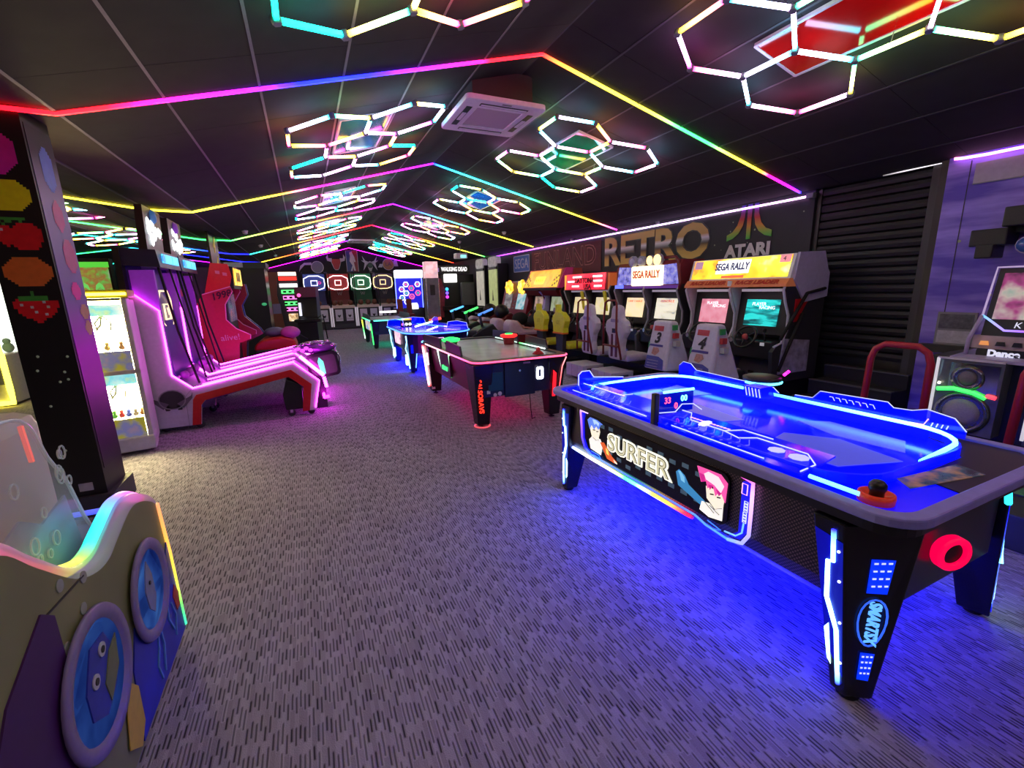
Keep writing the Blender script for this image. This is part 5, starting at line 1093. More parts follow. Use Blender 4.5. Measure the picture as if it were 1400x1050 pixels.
for (y, z, r, nm) in ((.43, .46, .165, 'a'), (-.055, .475, .185, 'b')):
    p = LT(t, 'porthole', mat('porthole_ring', (.22, .18, .38), .4), [(r, .0), (r + .035, .012), (r + .03, .022), (r - .005, .022), (r - .012, .012)], (0, y, z), 'x', 36)
    LT(p, 'porthole_glass', screen('porthole_sea_' + nm, [(.02, .06, .35), (.06, .18, .6), (.12, .35, .8)], 5, .35), [(r - .01, .004), (r - .01, .012)], (0, y, z), 'x', 32)
    # plain fish inside
    if nm == 'b':
        PR(p, 'fish', mat('fish_navy', (.03, .05, .42), .5), 'x', [(y - .09, z + .02), (y - .02, z + .12), (y + .07, z + .11), (y + .11, z + .02), (y + .08, z - .08), (y - .01, z - .12), (y - .09, z - .07)], .012, .016); PR(p, 'fish_belly', mat('fish_olive', (.16, .2, .10), .5), 'x', [(y + .02, z - .10), (y + .11, z - .04), (y + .13, z + .06), (y + .07, z + .04), (y + .01, z - .03)], .016, .019)
        for a, b in ((-.035, .02), (.035, .075)): LT(p, 'fish_eye', mat('fish_eye', (.5, .55, .6), .3), [(.022, .016), (.022, .02)], (0, y + a, z + b), 'x', 12); LT(p, 'fish_pupil', BLACK, [(.011, .02), (.011, .022)], (0, y + a, z + b), 'x', 10)
    else:
        PR(p, 'fish', mat('fish_grey', (.22, .26, .42), .5), 'x', [(y - .05, z - .06), (y - .06, z + .02), (y - .03, z + .08), (y, z + .12), (y + .03, z + .05), (y + .03, z - .05), (y - .01, z - .10)], .012, .016); LT(p, 'fish_eye', BLACK, [(.008, .016), (.008, .02)], (0, y - .01, z + .03), 'x', 8)
# thick translucent rim with light inside
RB = [(0, (1, .25, .1)), (.2, (1, .05, .3)), (.36, (1, .12, .05)), (.44, YLW), (.52, (.3, 1, .1)), (.60, (0, 1, .6)), (.68, (.0, .7, 1)), (.75, (.2, .25, 1)), (.84, (1, .05, .8)), (.95, (1, .05, .5)), (1, (1, .25, .1))]
MB().tube([(-.04, y, z + .0) for y, z in rim], .042, 10).o('rim', acrylic('rim_frosted', (.62, .55, .66), .75, .02, .4), t)
LED(t, 'rim_light', [(-.055, y, z + .034) for y, z in rim], .022, RB, 1.7, .03)
LED(t, 'corner_light', [(.0, .715, .70), (.003, .735, .45), (.0, .75, .05)], .010, [(0, (1, .3, .1)), (.3, (1, .5, .05)), (.6, YLW), (.85, GRN), (1, (.05, 1, .5))], 1.4, .06)
LED(t, 'back_light', [(-.75, .70, .72), (-.1, .70, .72)], .012, (.05, .1, 1), 1.2)
B(t, 'play_deck', mat('fish_deck', (.20, .26, .42), .35, vary=.5, scale=6), -.85, -.05, -.6, .70, .655, .67)
dm = [(-.62, .68), (-.62, 1.24)] + smooth([(.10, 1.26), (.20, 1.245), (.26, 1.19), (.30, 1.09), (.37, .99), (.41, .88), (.44, .80), (.48, .72), (.47, .67)], 3)
CLR = acrylic('clear_splash_guard', (.62, .68, .66), .30, .0, .1)
g = PR(t, 'splash_guard', CLR, 'x', dm, -.135, -.128)
TB(g, 'guard_edge', acrylic('guard_edge', (.75, .85, .85), .6, .05), [(-.131, y, z) for y, z in dm[1:-1]], .006, 6)
B(t, 'back_cabinet', mat('fish_cream', (.60, .58, .44), .5, vary=.25, scale=3), -.85, -.20, -.6, .50, .67, 1.225, .05)
PR(t, 'wave_print', mat('wave_print', (.26, .38, .60), .4, vary=.5, scale=9), 'x', [(-.6, .70), (-.6, .92), (-.4, .89), (-.25, .94), (-.05, .92), (.1, .96), (.2, .90), (.36, .93), (.40, .72)], -.145, -.137)
LED(t, 'marker_light', [(-.14, .225, 1.22), (-.14, .235, 1.10)], .008, (1, .1, .05), 1.0)
rd = random.Random(2)
for i in range(14): TB(g, 'etched_bubble', acrylic('bubble_etch', (.7, .8, .8), .45, .03), [(-.124, yy + rr * math.cos(a), zz_ + rr * 1.2 * math.sin(a)) for yy, zz_, rr in [(rd.uniform(-.1, .38), rd.uniform(.72, 1.1), rd.uniform(.012, .026))] for a in [2 * PI * j / 10 for j in range(10)]], .003, 4, True)

# --- prize machines
YLED = (1, .85, .05)
def prize(par_t, x0, x1, y0, y1, z0, z1, nm):
    """one lit prize window facing -y with crane, prizes and printed board below"""
    h = z1 - z0; zb = z0 + h * .30
    LITE = glow('prize_backlight', (1, .86, .36), 170)
    f = MB().prism('y', [(x0, z0), (x1, z0), (x1, z1), (x0, z1)], y0 + .10, y0 + .12).o('light_board', LITE, par_t)
    B(f, 'prize_floor', WHITE, x0, x1, y0 + .03, y0 + .10, zb - .02, zb)
    B(f, 'header_print', screen('prize_header', [(.9, .85, .05), (.2, .7, .8), (.95, .95, .9)], 5, .9), x0, x1, y0 + .02, y0 + .03, z1 - .11, z1)
    w = B(f, 'window', acrylic('prize_glass', (.9, .95, .95), .10, 0, .05), x0, x1, y0, y0 + .006, zb, z1)
    B(f, 'board', screen('prize_board_' + nm, [(.45, .42, .04), (.45, .42, .06), (.2, .22, .5), (.35, .25, .4)], 6, .35), x0, x1, y0 - .004, y0 + .02, z0, zb)
    xm = (x0 + x1) / 2
    c = TB(f, 'crane_cable', RUB, [(xm - .02, y0 + .06, z1 - .05), (xm - .05, y0 + .06, z1 - .2), (xm - .09, y0 + .06, z1 - .25)], .010, 6)
    for s in (-1, 1): TB(f, 'crane_claw', RUB, [(xm - .03, y0 + .06, z1 - .10), (xm - .03 + s * .06, y0 + .06, z1 - .18), (xm - .03 + s * .05, y0 + .06, z1 - .26)], .008, 6)
    return f
t = thing('prize_machine', 'white two-tier mini crane machine with yellow light beside the pillar', 'prize machine', (-1.85, 5.92, 0), .18)
WC = mat('prize_white', (.62, .60, .66), .4)
B(t, 'cabinet', WC, -.19, .19, -.02, .34, .03, 1.58, .012); B(t, 'inner_recess', BLACK, -.145, .145, -.024, -.018, .12, 1.55)
for nm, z0, z1 in (('top', .88, 1.54), ('bottom', .18, .84)):
    f = prize(t, -.14, .14, -.03 - .24, 0, z0, z1, nm); f.location = (0, 0, 0)
B(t, 'front_frame', WC, -.19, -.145, -.29, -.02, .06, 1.60, .01); B(t, 'front_frame', WC, .145, .19, -.29, -.02, .06, 1.60, .01); B(t, 'front_rail', WC, -.19, .19, -.29, -.02, .84, .88); B(t, 'base_tray', WC, -.20, .20, -.32, .0, .03, .18, .015); B(t, 'top_cap', YEL, -.21, .21, -.31, .34, 1.60, 1.68, .01)
LED(t, 'edge_light', [(-.20, -.30, .8), (-.20, -.30, 1.60)], .016, YLED, 20, .2); LED(t, 'edge_light', [(-.2, -.31, 1.64), (.2, -.31, 1.64)], .014, YLED, 8, .1)
rd = random.Random(9)
def toys(cx, cy, z, n, cols, lab, sp=.10):
    for i in range(n):
        c = cols[i % len(cols)]
        r = .028
        o = thing('plush_toy', lab % c[0], 'toy', (cx + (i - (n - 1) / 2) * sp * .55, cy + .02 * (i - (n - 1) / 2) * .5, z), group='prizes in the crane machines')
        MT = mat('plush_' + c[0], c[1], .9)
        MB().ell((0, 0, r), (r, r, r), 10, 7).o('body', MT, o); MB().ell((.005, -.01, r * 2.4), (r * .7, r * .7, r * .7), 10, 7).o('head', MT, o)
        for s in (-1, 1): MB().ell((s * r * .5, -.01, r * 3.0), (r * .25, r * .2, r * .25), 6, 5).o('ear', MT, o)
toys(-1.79, 5.705, .385, 5, [('green', (.1, .5, .05)), ('red', (.6, .03, .04)), ('blue', (.05, .08, .6)), ('cream', (.7, .6, .5)), ('orange', (.7, .3, .06))], '%s plush toy in the lower window of the mini crane machine')
toys(-1.79, 5.705, 1.083, 2, [('tan', (.35, .22, .08)), ('brown', (.16, .07, .03))], '%s plush toy in the upper window of the mini crane machine', .2)
t = thing('prize_machine', 'large pale crane machine with thick yellow light at the left edge', 'prize machine', (-4.52, 9.36, 0))
B(t, 'cabinet', WC, -.45, .26, -.1, .7, .03, .80, .02); B(t, 'roof', YEL, -.45, .26, -.1, .7, 1.92, 2.02)
B(t, 'back_light', glow('prize_backlight2', (.95, 1, .85), 3), -.42, .22, .55, .57, .8, 1.92); B(t, 'glass', acrylic('prize_glass', (.9, .95, .95), .1, 0, .05), -.42, .24, -.09, -.084, .8, 1.92); B(t, 'side_glass', MATS['prize_glass'], .25, .256, -.08, .6, .8, 1.92)
B(t, 'coin_panel', GREY, .02, .24, -.14, -.1, .35, .72); B(t, 'prize_door', BLACK, -.3, -.05, -.13, -.1, .2, .5)
LED(t, 'edge_light', [(.27, -.12, .82), (.27, -.12, 1.95), (-.4, -.12, 1.95)], .03, YLED, 6, .2); LED(t, 'edge_light', [(.27, -.12, .82), (.27, -.12, .06), (-.4, -.12, .06)], .04, YLED, 6, .2); LED(t, 'edge_light', [(.24, -.12, .82), (-.4, -.12, .82)], .025, YLED, 3, .2)
for i, c in enumerate(((.5, .5, .5), (.15, .3, .5), (.6, .6, .55), (.2, .35, .4))):
    o = thing('plush_toy', ('grey', 'blue', 'white', 'teal')[i] + ' plush toy in the large crane machine at the left edge', 'toy', (-4.72 + i * .13, 9.55 + (i % 2) * .1, .80), group='prizes in the crane machines')
    MB().ell((0, 0, .08), (.07, .07, .08), 10, 7).o('body', mat('plush2_%d' % i, c, .9), o); MB().ell((0, -.01, .18), (.05, .05, .05), 10, 7).o('head', MATS['plush2_%d' % i], o)
t = thing('picture_sign', 'green cartoon-coloured backlit sign above the mini crane machine', 'sign', (-2.26, 6.75, 1.85))
B(t, 'box', BLACK, -.26, .26, 0, .1, -.21, .2); B(t, 'print', screen('sign_jungle', [(.02, .03, .02), (.25, .45, .05), (.35, .16, .05), (.15, .5, .08), (.4, .4, .3)], 6, .7), -.24, .24, -.006, 0, -.17, .14); B(t, 'green_bar', glow('sign_green_bar', (.12, .75, .06), .8), -.25, .25, -.012, -.004, .10, .16)
B(t, 'stand', BLACK, -.2, .2, .03, .1, -1.85, -.21)
for x in (-.12, .0, .13): PR(t, 'green_chevron', glow('chevron_green', (.2, .8, .15), .7), 'y', [(x - .04, -.16), (x, -.12), (x + .04, -.16), (x + .03, -.10), (x, -.07), (x - .03, -.10)], -.012, -.006)

# --- twin basketball roller lanes: length along +x, lanes side by side along +y
t = None
LANEP = mat('lane_purple', (.16, .03, .30), .3, vary=.3, scale=4); SIDEW = mat('lane_side_white', (.55, .52, .60), .4)
MGL = [(0, (1, .04, .85)), (.5, (1, .07, .95)), (1, (1, .04, .85))]
OUT = [(0, .06), (-.03, 1.667), (.217, 1.435), (.22, .682), (.40, .508), (1.516, .72), (1.80, .446), (1.725, .065), (1.563, .065), (1.66, .40), (1.464, .60), (.534, .378), (.455, .30), (.42, .06)]
RIB = [(.33, .06), (.38, .375), (.42, .43), (1.475, .635), (1.70, .42), (1.64, .065), (1.555, .065), (1.60, .395), (1.44, .545), (.50, .355), (.455, .30), (.42, .06)]
def lane(y0, label, board, figure):
    t = thing('basketball_lane', label, 'arcade machine', (-1.737, y0, 0), group='roller lane basketball games')
    wd_ = 1.0
    for y, nm in ((0, 'n'), (wd_ - .04, 'f')):
        p = PR(t, 'side_panel', SIDEW, 'y', OUT, y, y + .04)
        PR(p, 'red_stripe', REDP, 'y', RIB, y - .004 if nm == 'n' else y + .04, y if nm == 'n' else y + .044)
        yy = y - .006 if nm == 'n' else y
        LED(p, 'edge_light', [(x, yy, z + .01) for x, z in OUT[1:7]] + [(1.715, yy, .10)], .012, MGL, 10, .12, 4)
    # emblem on the flank
    e = MB().prism('y', [(.18 + .13 * math.cos(a), .40 + .115 * math.sin(a)) for a in [2 * PI * i / 18 for i in range(18)]], -.012, 0).o('emblem', mat('emblem_black', (.02, .02, .025), .4), t)
    MB().tube([(.18 + .13 * math.cos(a), -.012, .40 + .115 * math.sin(a)) for a in [2 * PI * i / 18 for i in range(18)]], .008, 4, True).o('emblem_ring', GREY, e)
    for s in (-1, 1): PR(e, 'emblem_horn', mat('emblem_grey', (.12, .10, .14), .5), 'y', [(.18 + s * .04, .35), (.18 + s * .19, .43), (.18 + s * .21, .47), (.18 + s * .2, .40), (.18 + s * .1, .29)], -.016, -.008)
    for s in (-.06, .06): PR(e, 'emblem_leg', MATS['emblem_black'], 'y', [(.16 + s, .27), (.20 + s, .27), (.21 + s, .33), (.15 + s, .33)], -.012, 0)
    TB(t, 'seam', GREY, [(.30, -.002, .06), (.31, -.002, .42), (.38, -.002, .50)], .003, 4)
    # deck, back box, header
    PR(t, 'deck', LANEP, 'y', [(.22, .60), (.40, .45), (1.50, .66), (1.75, .42), (1.6, .36), (1.45, .55), (.5, .33), (.0, .33), (.0, .6)], .04, wd_ - .04)
    LED(t, 'lane_light', [(.44, .32, .50), (1.52, .32, .70)], .012, MGL, 12, .15, 4); LED(t, 'lane_light', [(.44, .66, .50), (1.52, .66, .70)], .012, MGL, 12, .15, 4)
    B(t, 'back_box', BLACK, -.10, -.04, .0, wd_, .06, 2.14)
    bb = PR(t, 'back_board', mat('lane_board', (.06, .04, .26), .3, vary=.4, scale=3), 'y', [(-.04, .62), (.24, .62), (.22, .9), (.10, 1.95), (-.04, 1.95)], .10, wd_ - .10)
    B(t, 'cheek', mat('cheek_violet', (.22, .05, .45), .35, emit=.15, ecol=(.6, .05, 1)), .0, .22, .04, .10, .6, 1.9); B(t, 'cheek', MATS['cheek_violet'], .0, .22, wd_ - .10, wd_ - .04, .6, 1.9)
    HG = glow('hoop_graphic', (1, .72, .42), 1.6)
    if board == 'hoop':
        MB().tube([(.17, .5 + .26 * c, 1.45 + .22 * s) for c, s in ((-1, .5), (-.6, 1), (.6, 1), (1, .5), (.9, -.7), (.5, -1), (-.5, -1), (-.9, -.7))], .014, 4, True).o('hoop_outline', HG, bb); MB().tube([(.18, .5 + .11 * c, 1.42 + .09 * s) for c, s in ((-1, 1), (1, 1), (1, -1), (-1, -1))], .014, 4, True).o('hoop_square', HG, bb)
        TX(bb, 'V', HG, .13, (.19, .5, 1.42), '+x', .004)
    else: PR(bb, 'red_board', mat('lane_red_board', (.28, .02, .06), .4, emit=.1, ecol=(1, .05, .1)), 'y', [(.12, 1.3), (.17, 1.3), (.13, 1.7), (.09, 1.7)], .24, .76)
    hd = PR(t, 'header', mat('header_navy', (.02, .02, .06), .4), 'y', [(-.04, 1.95), (.30, 1.93), (.28, 2.12), (-.04, 2.14)], .02, wd_ - .02)
    for q, (a, b) in enumerate(((.16, .28), (.30, .55), (.58, .86))): B(hd, 'header_sign', glow('header_blue', (.10, .55, 1), 1.6 + .5 * q), .296, .31, a, b, 1.985, 2.085)
    LT(hd, 'header_moon', glow('header_moon', (.05, .3, 1), 1.5), [(.05, .297), (.05, .312)], (0, .20, 2.035), 'x', 16)
    tp = PR(t, 'topper', BLACK, 'y', [(.10, 2.13), (.18, 2.13), (.20, 2.62), (.13, 2.62)], .16, .84)
    rd = random.Random(y0)
    for q in range(12):
        a, b = rd.uniform(.24, .76), rd.uniform(2.2, 2.46); LT(tp, 'topper_light', glow('topper_white', (.95, .97, 1), 2.2), [(rd.uniform(.04, .085), .196), (.01, .215)], (0, a, b), 'x', 8)
    LT(tp, 'topper_ball', mat('topper_' + figure, (.08, .2, .42) if figure == 'blue' else (.2, .05, .45), .5, emit=.15, ecol=(.1, .4, 1) if figure == 'blue' else (.5, .1, 1)), [(.09, .19), (.06, .23), (.002, .24)], (0, .5, 2.53), 'x', 14)
    for s in (.08, wd_ - .08): TB(t, 'net_cord', RUB, [(.26, s, 1.98), (.34, s, 1.2), (.46, s, .56)], .013, 6)
    TB(t, 'net_cord', RUB, [(.27, .5, 1.98), (.46, .5, .56)], .010, 6)
    rd = random.Random(11)
    for q in range(5): MB().ell((.30 + .02 * (q % 2), .2 + .15 * q, .66), (.05, .05, .05), 10, 7).o('ball', mat('lane_ball', (.4, .06, .5), .4), t)
    # front legs, casters
    for y in (.05, wd_ - .25): PR(t, 'front_leg', BLACK, 'y', [(1.40, .50), (1.58, .42), (1.57, .09), (1.36, .09), (1.34, .3)], y, y + .20, .01)
    for x in (.05, .40, 1.42, 1.66):
        for y in (.08, wd_ - .08):
            c = MB().lathe([(.012, -.02), (.045, -.018), (.045, .018), (.012, .02)], 14, (x, y, .045), 'y').o('caster', mat('caster_rubber', (.04, .04, .045), .6), t); B(c, 'caster_fork', CHROME, x - .018, x + .018, y - .026, y + .026, .05, .10)
    LED(t, 'front_bar', [(1.60, -.012, .80), (1.86, -.012, .52)], .022, (1, .05, .95), 18, .1); LED(t, 'front_bar', [(1.86, -.012, .50), (1.88, -.012, .36)], .02, (1, .04, .95), 16, .1); LED(t, 'front_bar', [(1.84, .0, .22), (1.90, .0, .23)], .02, (1, .01, 1), 20, .1)
    LED(t, 'front_bar', [(1.84, .1, .2), (1.84, wd_ - .1, .2)], .02, (1, .01, .9), 30, .2)
    return t
L1 = lane(6.33, 'white sided roller lane with magenta lights and an orange hoop outline, nearer one', 'hoop', 'blue')
L2 = lane(7.36, 'roller lane with magenta lights and red back board, farther one', 'red', 'violet')
# consoles at the lane fronts
t = bpy.data.objects.new('console', None); COL.objects.link(t); t.parent = L1; t.location = (1.737, .22, 0)
B(t, 'pedestal', BLACK, -.06, .14, .12, .5, .0, .55)
sh_ = p = MB().prism('y', rrect(.20, .17, .06, 4), -.02, .06).o('screen_housing', BLACK, t, (.14, 0, .63), (0, -.12, 0))
MB().prism('y', rrect(.165, .13, .04, 4), -.026, -.02).o('screen', mat('console_screen', (.10, .10, .10), .1), t, p.location, p.rotation_euler)
PR(t, 'screen_glow', glow('console_green', (.1, 1, .55), 1.6), 'y', [(-.04, -.11), (.02, -.12), (.0, .05), (-.05, .11), (-.07, .05)], -.03, -.026).location = p.location
CP = mat('console_purple', (.28, .08, .45), .25, .5)
MB().ell((.08, .12, .87), (.26, .16, .09), 14, 8).o('console_cap', CP, t)
for i in range(7): LT(t, 'chrome_disc', mat('chrome_violet', (.6, .4, .7), .2, .8), [(.02, 0), (.05, .01), (.05, .03), (.02, .04)], (-.16 + i * .075, -.02 + (i % 2) * .08, .88 + .02 * (i % 3)), n=12)
for i in range(5): MB().ell((-.20 + i * .05, -.05, .85 + .03 * (i % 2)), (.03, .03, .025), 8, 6).o('pink_stud', glow('stud_pink', (1, .1, .9), 1.2), t)
TB(t, 'side_tube', CHROME, [(.30, .02, .85), (.36, .02, .72), (.34, .02, .5)], .014, 6)

# --- red survival game behind
t = thing('red_arcade_cabinet', 'red side-panelled arcade cabinet marked 1998 behind the lanes', 'arcade machine', (-1.6, 8.75, 0))
pts1 = [(.28, 2.12), (.52, 2.10), (.55, 1.90), (.50, 1.74), (.14, 1.64)]
pts2 = [(.10, 1.62), (.51, 1.74), (.53, 1.66), (.40, 1.45), (.38, 1.2), (.50, 1.05), (.70, .93), (.69, .86), (.52, .80), (.48, .50), (.46, .03), (-.1, .03), (-.1, 1.3)]
for y in (0, 1.02):
    PR(t, 'hood_side', mat('cab_red', (.55, .015, .02), .35, emit=.06, ecol=(1, .02, .02)), 'y', pts1, y, y + .03); p = PR(t, 'side_panel', mat('cab_red_side', (.5, .02, .05), .35), 'y', pts2, y, y + .03)
    TB(p, 'pink_edge', mat('cab_pink_edge', (.8, .3, .5), .4), [(x, y - .002, z) for x, z in pts2[:8]], .010, 4)
TX(t, '1998', mat('cab_text_dark', (.06, .0, .02), .4), .15, (.36, -.004, 1.60), '-y', .002, roll=.25, shear=.2, off=.004); TX(t, 'alive!', mat('cab_text_pale', (.6, .35, .4), .4), .14, (.40, -.004, .90), '-y', .002, roll=.05)
for x, z in ((.36, 1.97), (.46, 1.94)): PR(t, 'hood_light', mat('hood_light_pink', (.7, .2, .3), .4), 'y', [(x - .03, z - .02), (x + .03, z - .03), (x + .03, z + .02), (x - .03, z + .03)], -.004, 0)
B(t, 'cabinet', DARK, -.1, .42, .03, 1.02, .03, 2.05); 
m_ = PR(t, 'marquee', BLACK, 'y', [(.42, 1.74), (.56, 1.70), (.58, 2.06), (.42, 2.08)], .03, 1.02); B(m_, 'marquee_face', screen('survive_face', [(1, .25, .02), (1, .6, .05), (1, .85, .15)], 5, 1.3), .575, .585, .06, .98, 1.76, 2.04)
[PR(m_, 'title_mark', mat('cab_text_dark', (.06, .0, .02), .4), 'x', [(.3 + .12 * q, 1.84), (.38 + .12 * q, 1.82), (.40 + .12 * q, 1.97), (.34 + .12 * q, 1.99)], .586, .589) for q in range(4)]
B(t, 'screen', screen('survive_screen', [(.02, .02, .03), (.1, .1, .2), (.3, .1, .1)], 5, .5), .42, .43, .1, .95, 1.15, 1.62)
for i, (y, c) in enumerate(((1.15, (.25, .02, .03)), (1.4, (.04, .06, .4)))):
    PR(t, 'rear_panel', mat('rear_panel_%d' % i, c, .3), 'y', [(.35, 1.75), (.60, 1.80), (.62, 1.60), (.50, 1.4), (.52, 1.2), (.75, .95), (.8, .85), (.5, .7), (.4, .03), (.2, .03)], y, y + .05)
# black and yellow number board on top
t = thing('number_board', 'black board with slanted yellow figures above the red cabinet', 'sign', (-1.55, 10.9, 2.5))
B(t, 'board', BLACK, -.02, .02, -.5, .5, -.4, .3); TX(t, '4', mat('board_yellow', (.75, .55, .06), .4, emit=.15, ecol=(1, .7, .1)), .42, (.026, -.05, .08), '+x', .004, shear=.4, off=.01); TX(t, '4', MATS['board_yellow'], .34, (.026, .1, -.26), '+x', .004, shear=.4, off=.01)
B(t, 'stand', BLACK, -.08, .0, -.45, .45, -2.5, -.4)
# red-hooded ride
t = thing('ride_pod', 'low ride game with rounded red hood behind the lane console', 'arcade machine', (-.58, 9.9, 0))
B(t, 'base', DARK, -.36, .36, -.4, .5, 0, .58, .03); PR(t, 'hood', REDP, 'y', [(-.38, .56), (-.36, .66), (-.22, .76), (.10, .80), (.32, .74), (.36, .60), (.36, .56)], -.4, .45, .05)
MB().ell((.26, -.2, .86), (.18, .2, .12), 12, 8).o('pink_cover', mat('cover_pink', (.55, .06, .40), .5), t); MB().ell((-.02, .1, .86), (.2, .25, .10), 12, 8).o('grey_cover', mat('cover_slate', (.12, .12, .22), .6), t); TB(t, 'cable', RUB, [(.1, -.2, .9), (.4, -.2, .82), (.55, -.1, .7)], .012, 6)

# ================================================================== BACK OF THE ROOM
# --- hoop machines
def hoop(x, i, col, label):
    t = thing('hoop_machine', label, 'arcade machine', (x, 21.0, 0), group='basketball hoop machines')
    B(t, 'base', DARK, -.5, .5, 0, 2.5, .03, .25); B(t, 'front', BLACK, -.5, .5, 0, .3, .25, .92, .01)
    for s in (-1, 1):
        p = B(t, 'side_panel', BLACK, s * .48 - .02, s * .48 + .02, .0, 2.6, .25, 1.05); B(p, 'corner_post', mat('post_pale', (.55, .5, .6), .4, emit=.25, ecol=(1, .9, 1)), s * .48 - .03, s * .48 + .03, -.06, .02, .12, .95)
    for s in (-.22, .22):
        c = B(t, 'poster', mat('poster_white', (.62, .6, .68), .5), s - .15, s + .15, -.015, 0, .36, .86); PR(c, 'poster_mark', BLACK, 'y', [(s, .50), (s + .06, .58), (s + .06, .64), (s, .61), (s - .06, .64), (s - .06, .58)], -.02, -.015); B(c, 'poster_line', BLACK, s - .13, s + .13, -.02, -.015, .45, .46)
    PR(t, 'ball_trough', mat('trough_cream', (.62, .5, .40), .5), 'x', [(-.05, .92), (-.05, 1.02), (.1, 1.04), (.5, .98), (1.0, 1.05), (1.0, .92)], -.48, .48)
    PR(t, 'ramp', mat('ramp_%d' % i, [c * .25 for c in col], .5), 'x', [(1.0, 1.05), (1.5, 1.25), (1.75, 1.70), (1.8, 1.70), (1.8, 1.0), (1.0, 1.0)], -.42, .42)
    TX(t, 'W', mat('ramp_text', (.4, .3, .3), .5), .2, (0, 1.60, 1.52), '-y', .004)
    b = B(t, 'backboard', mat('board_%d' % i, col, .4, emit=.12, ecol=col), -.47, .47, 2.0, 2.05, 1.70, 2.46)
    OL = glow('board_line_%d' % i, (1, .72, .3) if i == 3 else (1, .97, .92), 2.2)
    o = [(-.455, 1.98), (-.43, 2.25), (-.2, 2.37), (.2, 2.37), (.43, 2.25), (.455, 1.98), (.41, 1.82), (.18, 1.74), (-.18, 1.74), (-.41, 1.82)]
    MB().tube([(a, 1.985, z) for a, z in o], .026, 4, True).o('outline', OL, b); MB().tube([(a, 1.985, z) for a, z in ((-.13, 1.94), (.13, 1.94), (.13, 2.16), (-.13, 2.16))], .026, 4, True).o('target_square', OL, b)
    B(b, 'target_text', mat('board_%d' % i, col), -.09, .09, 1.975, 1.985, 2.0, 2.10)
    r = MB().tube([(.2 * math.cos(a), 1.75 + .2 * math.sin(a), 1.84) for a in [2 * PI * k / 16 for k in range(16)]], .014, 5, True).o('hoop_ring', ORANGE, b)
    for k in range(8):
        a = 2 * PI * k / 8; TB(r, 'net_cord', mat('net_white', (.4, .38, .4), .7), [(.2 * math.cos(a), 1.75 + .2 * math.sin(a), 1.84), (.12 * math.cos(a + .3), 1.75 + .12 * math.sin(a + .3), 1.58)], .006, 4)
    for s in (-1, 1): TB(t, 'cage_post', BLACK, [(s * .48, .1, .95), (s * .48, .3, 2.4), (s * .48, 2.3, 2.55)], .02, 6)
    if i == 0: TX(b, 'D', glow('board_pink', (1, .05, .35), 1.5), .18, (.24, 1.98, 2.05), '-y', .004)
for i, (c, lab) in enumerate((((.05, .10, .5), 'basketball hoop machine with blue backboard at the back'), ((.5, .04, .05), 'basketball hoop machine with red backboard at the back'), ((.04, .28, .12), 'basketball hoop machine with green backboard at the back'), ((.08, .05, .14), 'basketball hoop machine with orange outlined dark backboard at the back'))):
    hoop(.5 + i * 1.04, i, c, lab)
BALLM = mat('basketball', (.12, .045, .02), .6)
ball_me = MB().ell((0, 0, 0), (.12, .12, .12), 14, 9).mesh('basketball'); ball_me.materials.append(BALLM)
BL_ = ('lone basketball in the trough of the blue', 'left basketball in the trough of the red', 'middle basketball in the trough of the red', 'right basketball in the trough of the red', 'left basketball in the trough of the green', 'middle basketball in the trough of the green', 'right basketball in the trough of the green', 'left basketball in the trough of the orange outlined', 'right basketball in the trough of the orange outlined')
for i, x in enumerate((.55, 1.18, 1.43, 1.86, 2.30, 2.62, 2.90, 3.55, 3.80)):
    o = bpy.data.objects.new('basketball', ball_me); COL.objects.link(o); o.location = (x, 21.25, 1.145); tag(o, BL_[i] + ' hoop machine', 'ball', 'basketballs in the troughs')
# --- emblems on the back wall
def emblem(x, z, label): return thing('team_emblem', label, 'emblem', (x, 23.98, z), group='team emblems on the back wall')
SILV = mat('emblem_silver', (.75, .75, .82), .4); NAVY = mat('emblem_navy', (.06, .07, .14), .4)
t = emblem(.5, 2.82, 'silver ball emblem with trailing swoosh'); LT(t, 'ball', mat('emblem_slate', (.25, .27, .38), .4), [(.26, 0), (.26, -.02)], (.25, 0, 0), 'y', 20); MB().tube([(.25 + .27 * math.cos(a), -.02, .27 * math.sin(a)) for a in [2 * PI * k / 20 for k in range(20)]], .018, 4, True).o('ring', SILV, t)
PR(t, 'swoosh', SILV, 'y', [(.0, .1), (-.3, .1), (-.52, -.12), (-.58, -.22), (-.5, .06), (-.32, .2), (.0, .22)], -.02, 0)
t = emblem(1.62, 3.02, 'red bull head emblem with pale horns'); PR(t, 'head', mat('bull_red', (.6, .02, .03), .4), 'y', [(-.24, .18), (.24, .18), (.20, -.02), (.1, -.26), (.06, -.32), (-.06, -.32), (-.1, -.26), (-.20, -.02)], -.02, 0)
for s in (-1, 1): PR(t, 'horn', SILV, 'y', [(s * .18, .22), (s * .34, .22), (s * .36, .40), (s * .44, .26), (s * .40, .10), (s * .2, .04)], -.03, 0)
TB(t, 'edge', SILV, [(-.22, -.02, .04), (-.12, -.02, -.26), (-.06, -.02, -.33), (.06, -.02, -.33), (.12, -.02, -.26), (.22, -.02, .04)], .016, 4)
t = emblem(2.37, 3.10, 'tall blue and red emblem with white player outline'); B(t, 'blue_half', mat('nba_blue', (.05, .08, .32), .4), -.26, .02, -.02, 0, -.5, .5); B(t, 'red_half', mat('nba_red', (.35, .02, .05), .4), .02, .26, -.02, 0, -.5, .5)
PR(t, 'player', mat('emblem_white', (.85, .85, .9), .4), 'y', [(-.10, -.46), (.0, -.2), (-.12, .0), (-.08, .25), (-.1, .42), (.02, .46), (.06, .34), (.12, .2), (.16, -.02), (.1, -.05), (.06, .08), (.1, -.2), (.14, -.46), (.06, -.46), (.02, -.26), (-.02, -.46)], -.03, -.02)
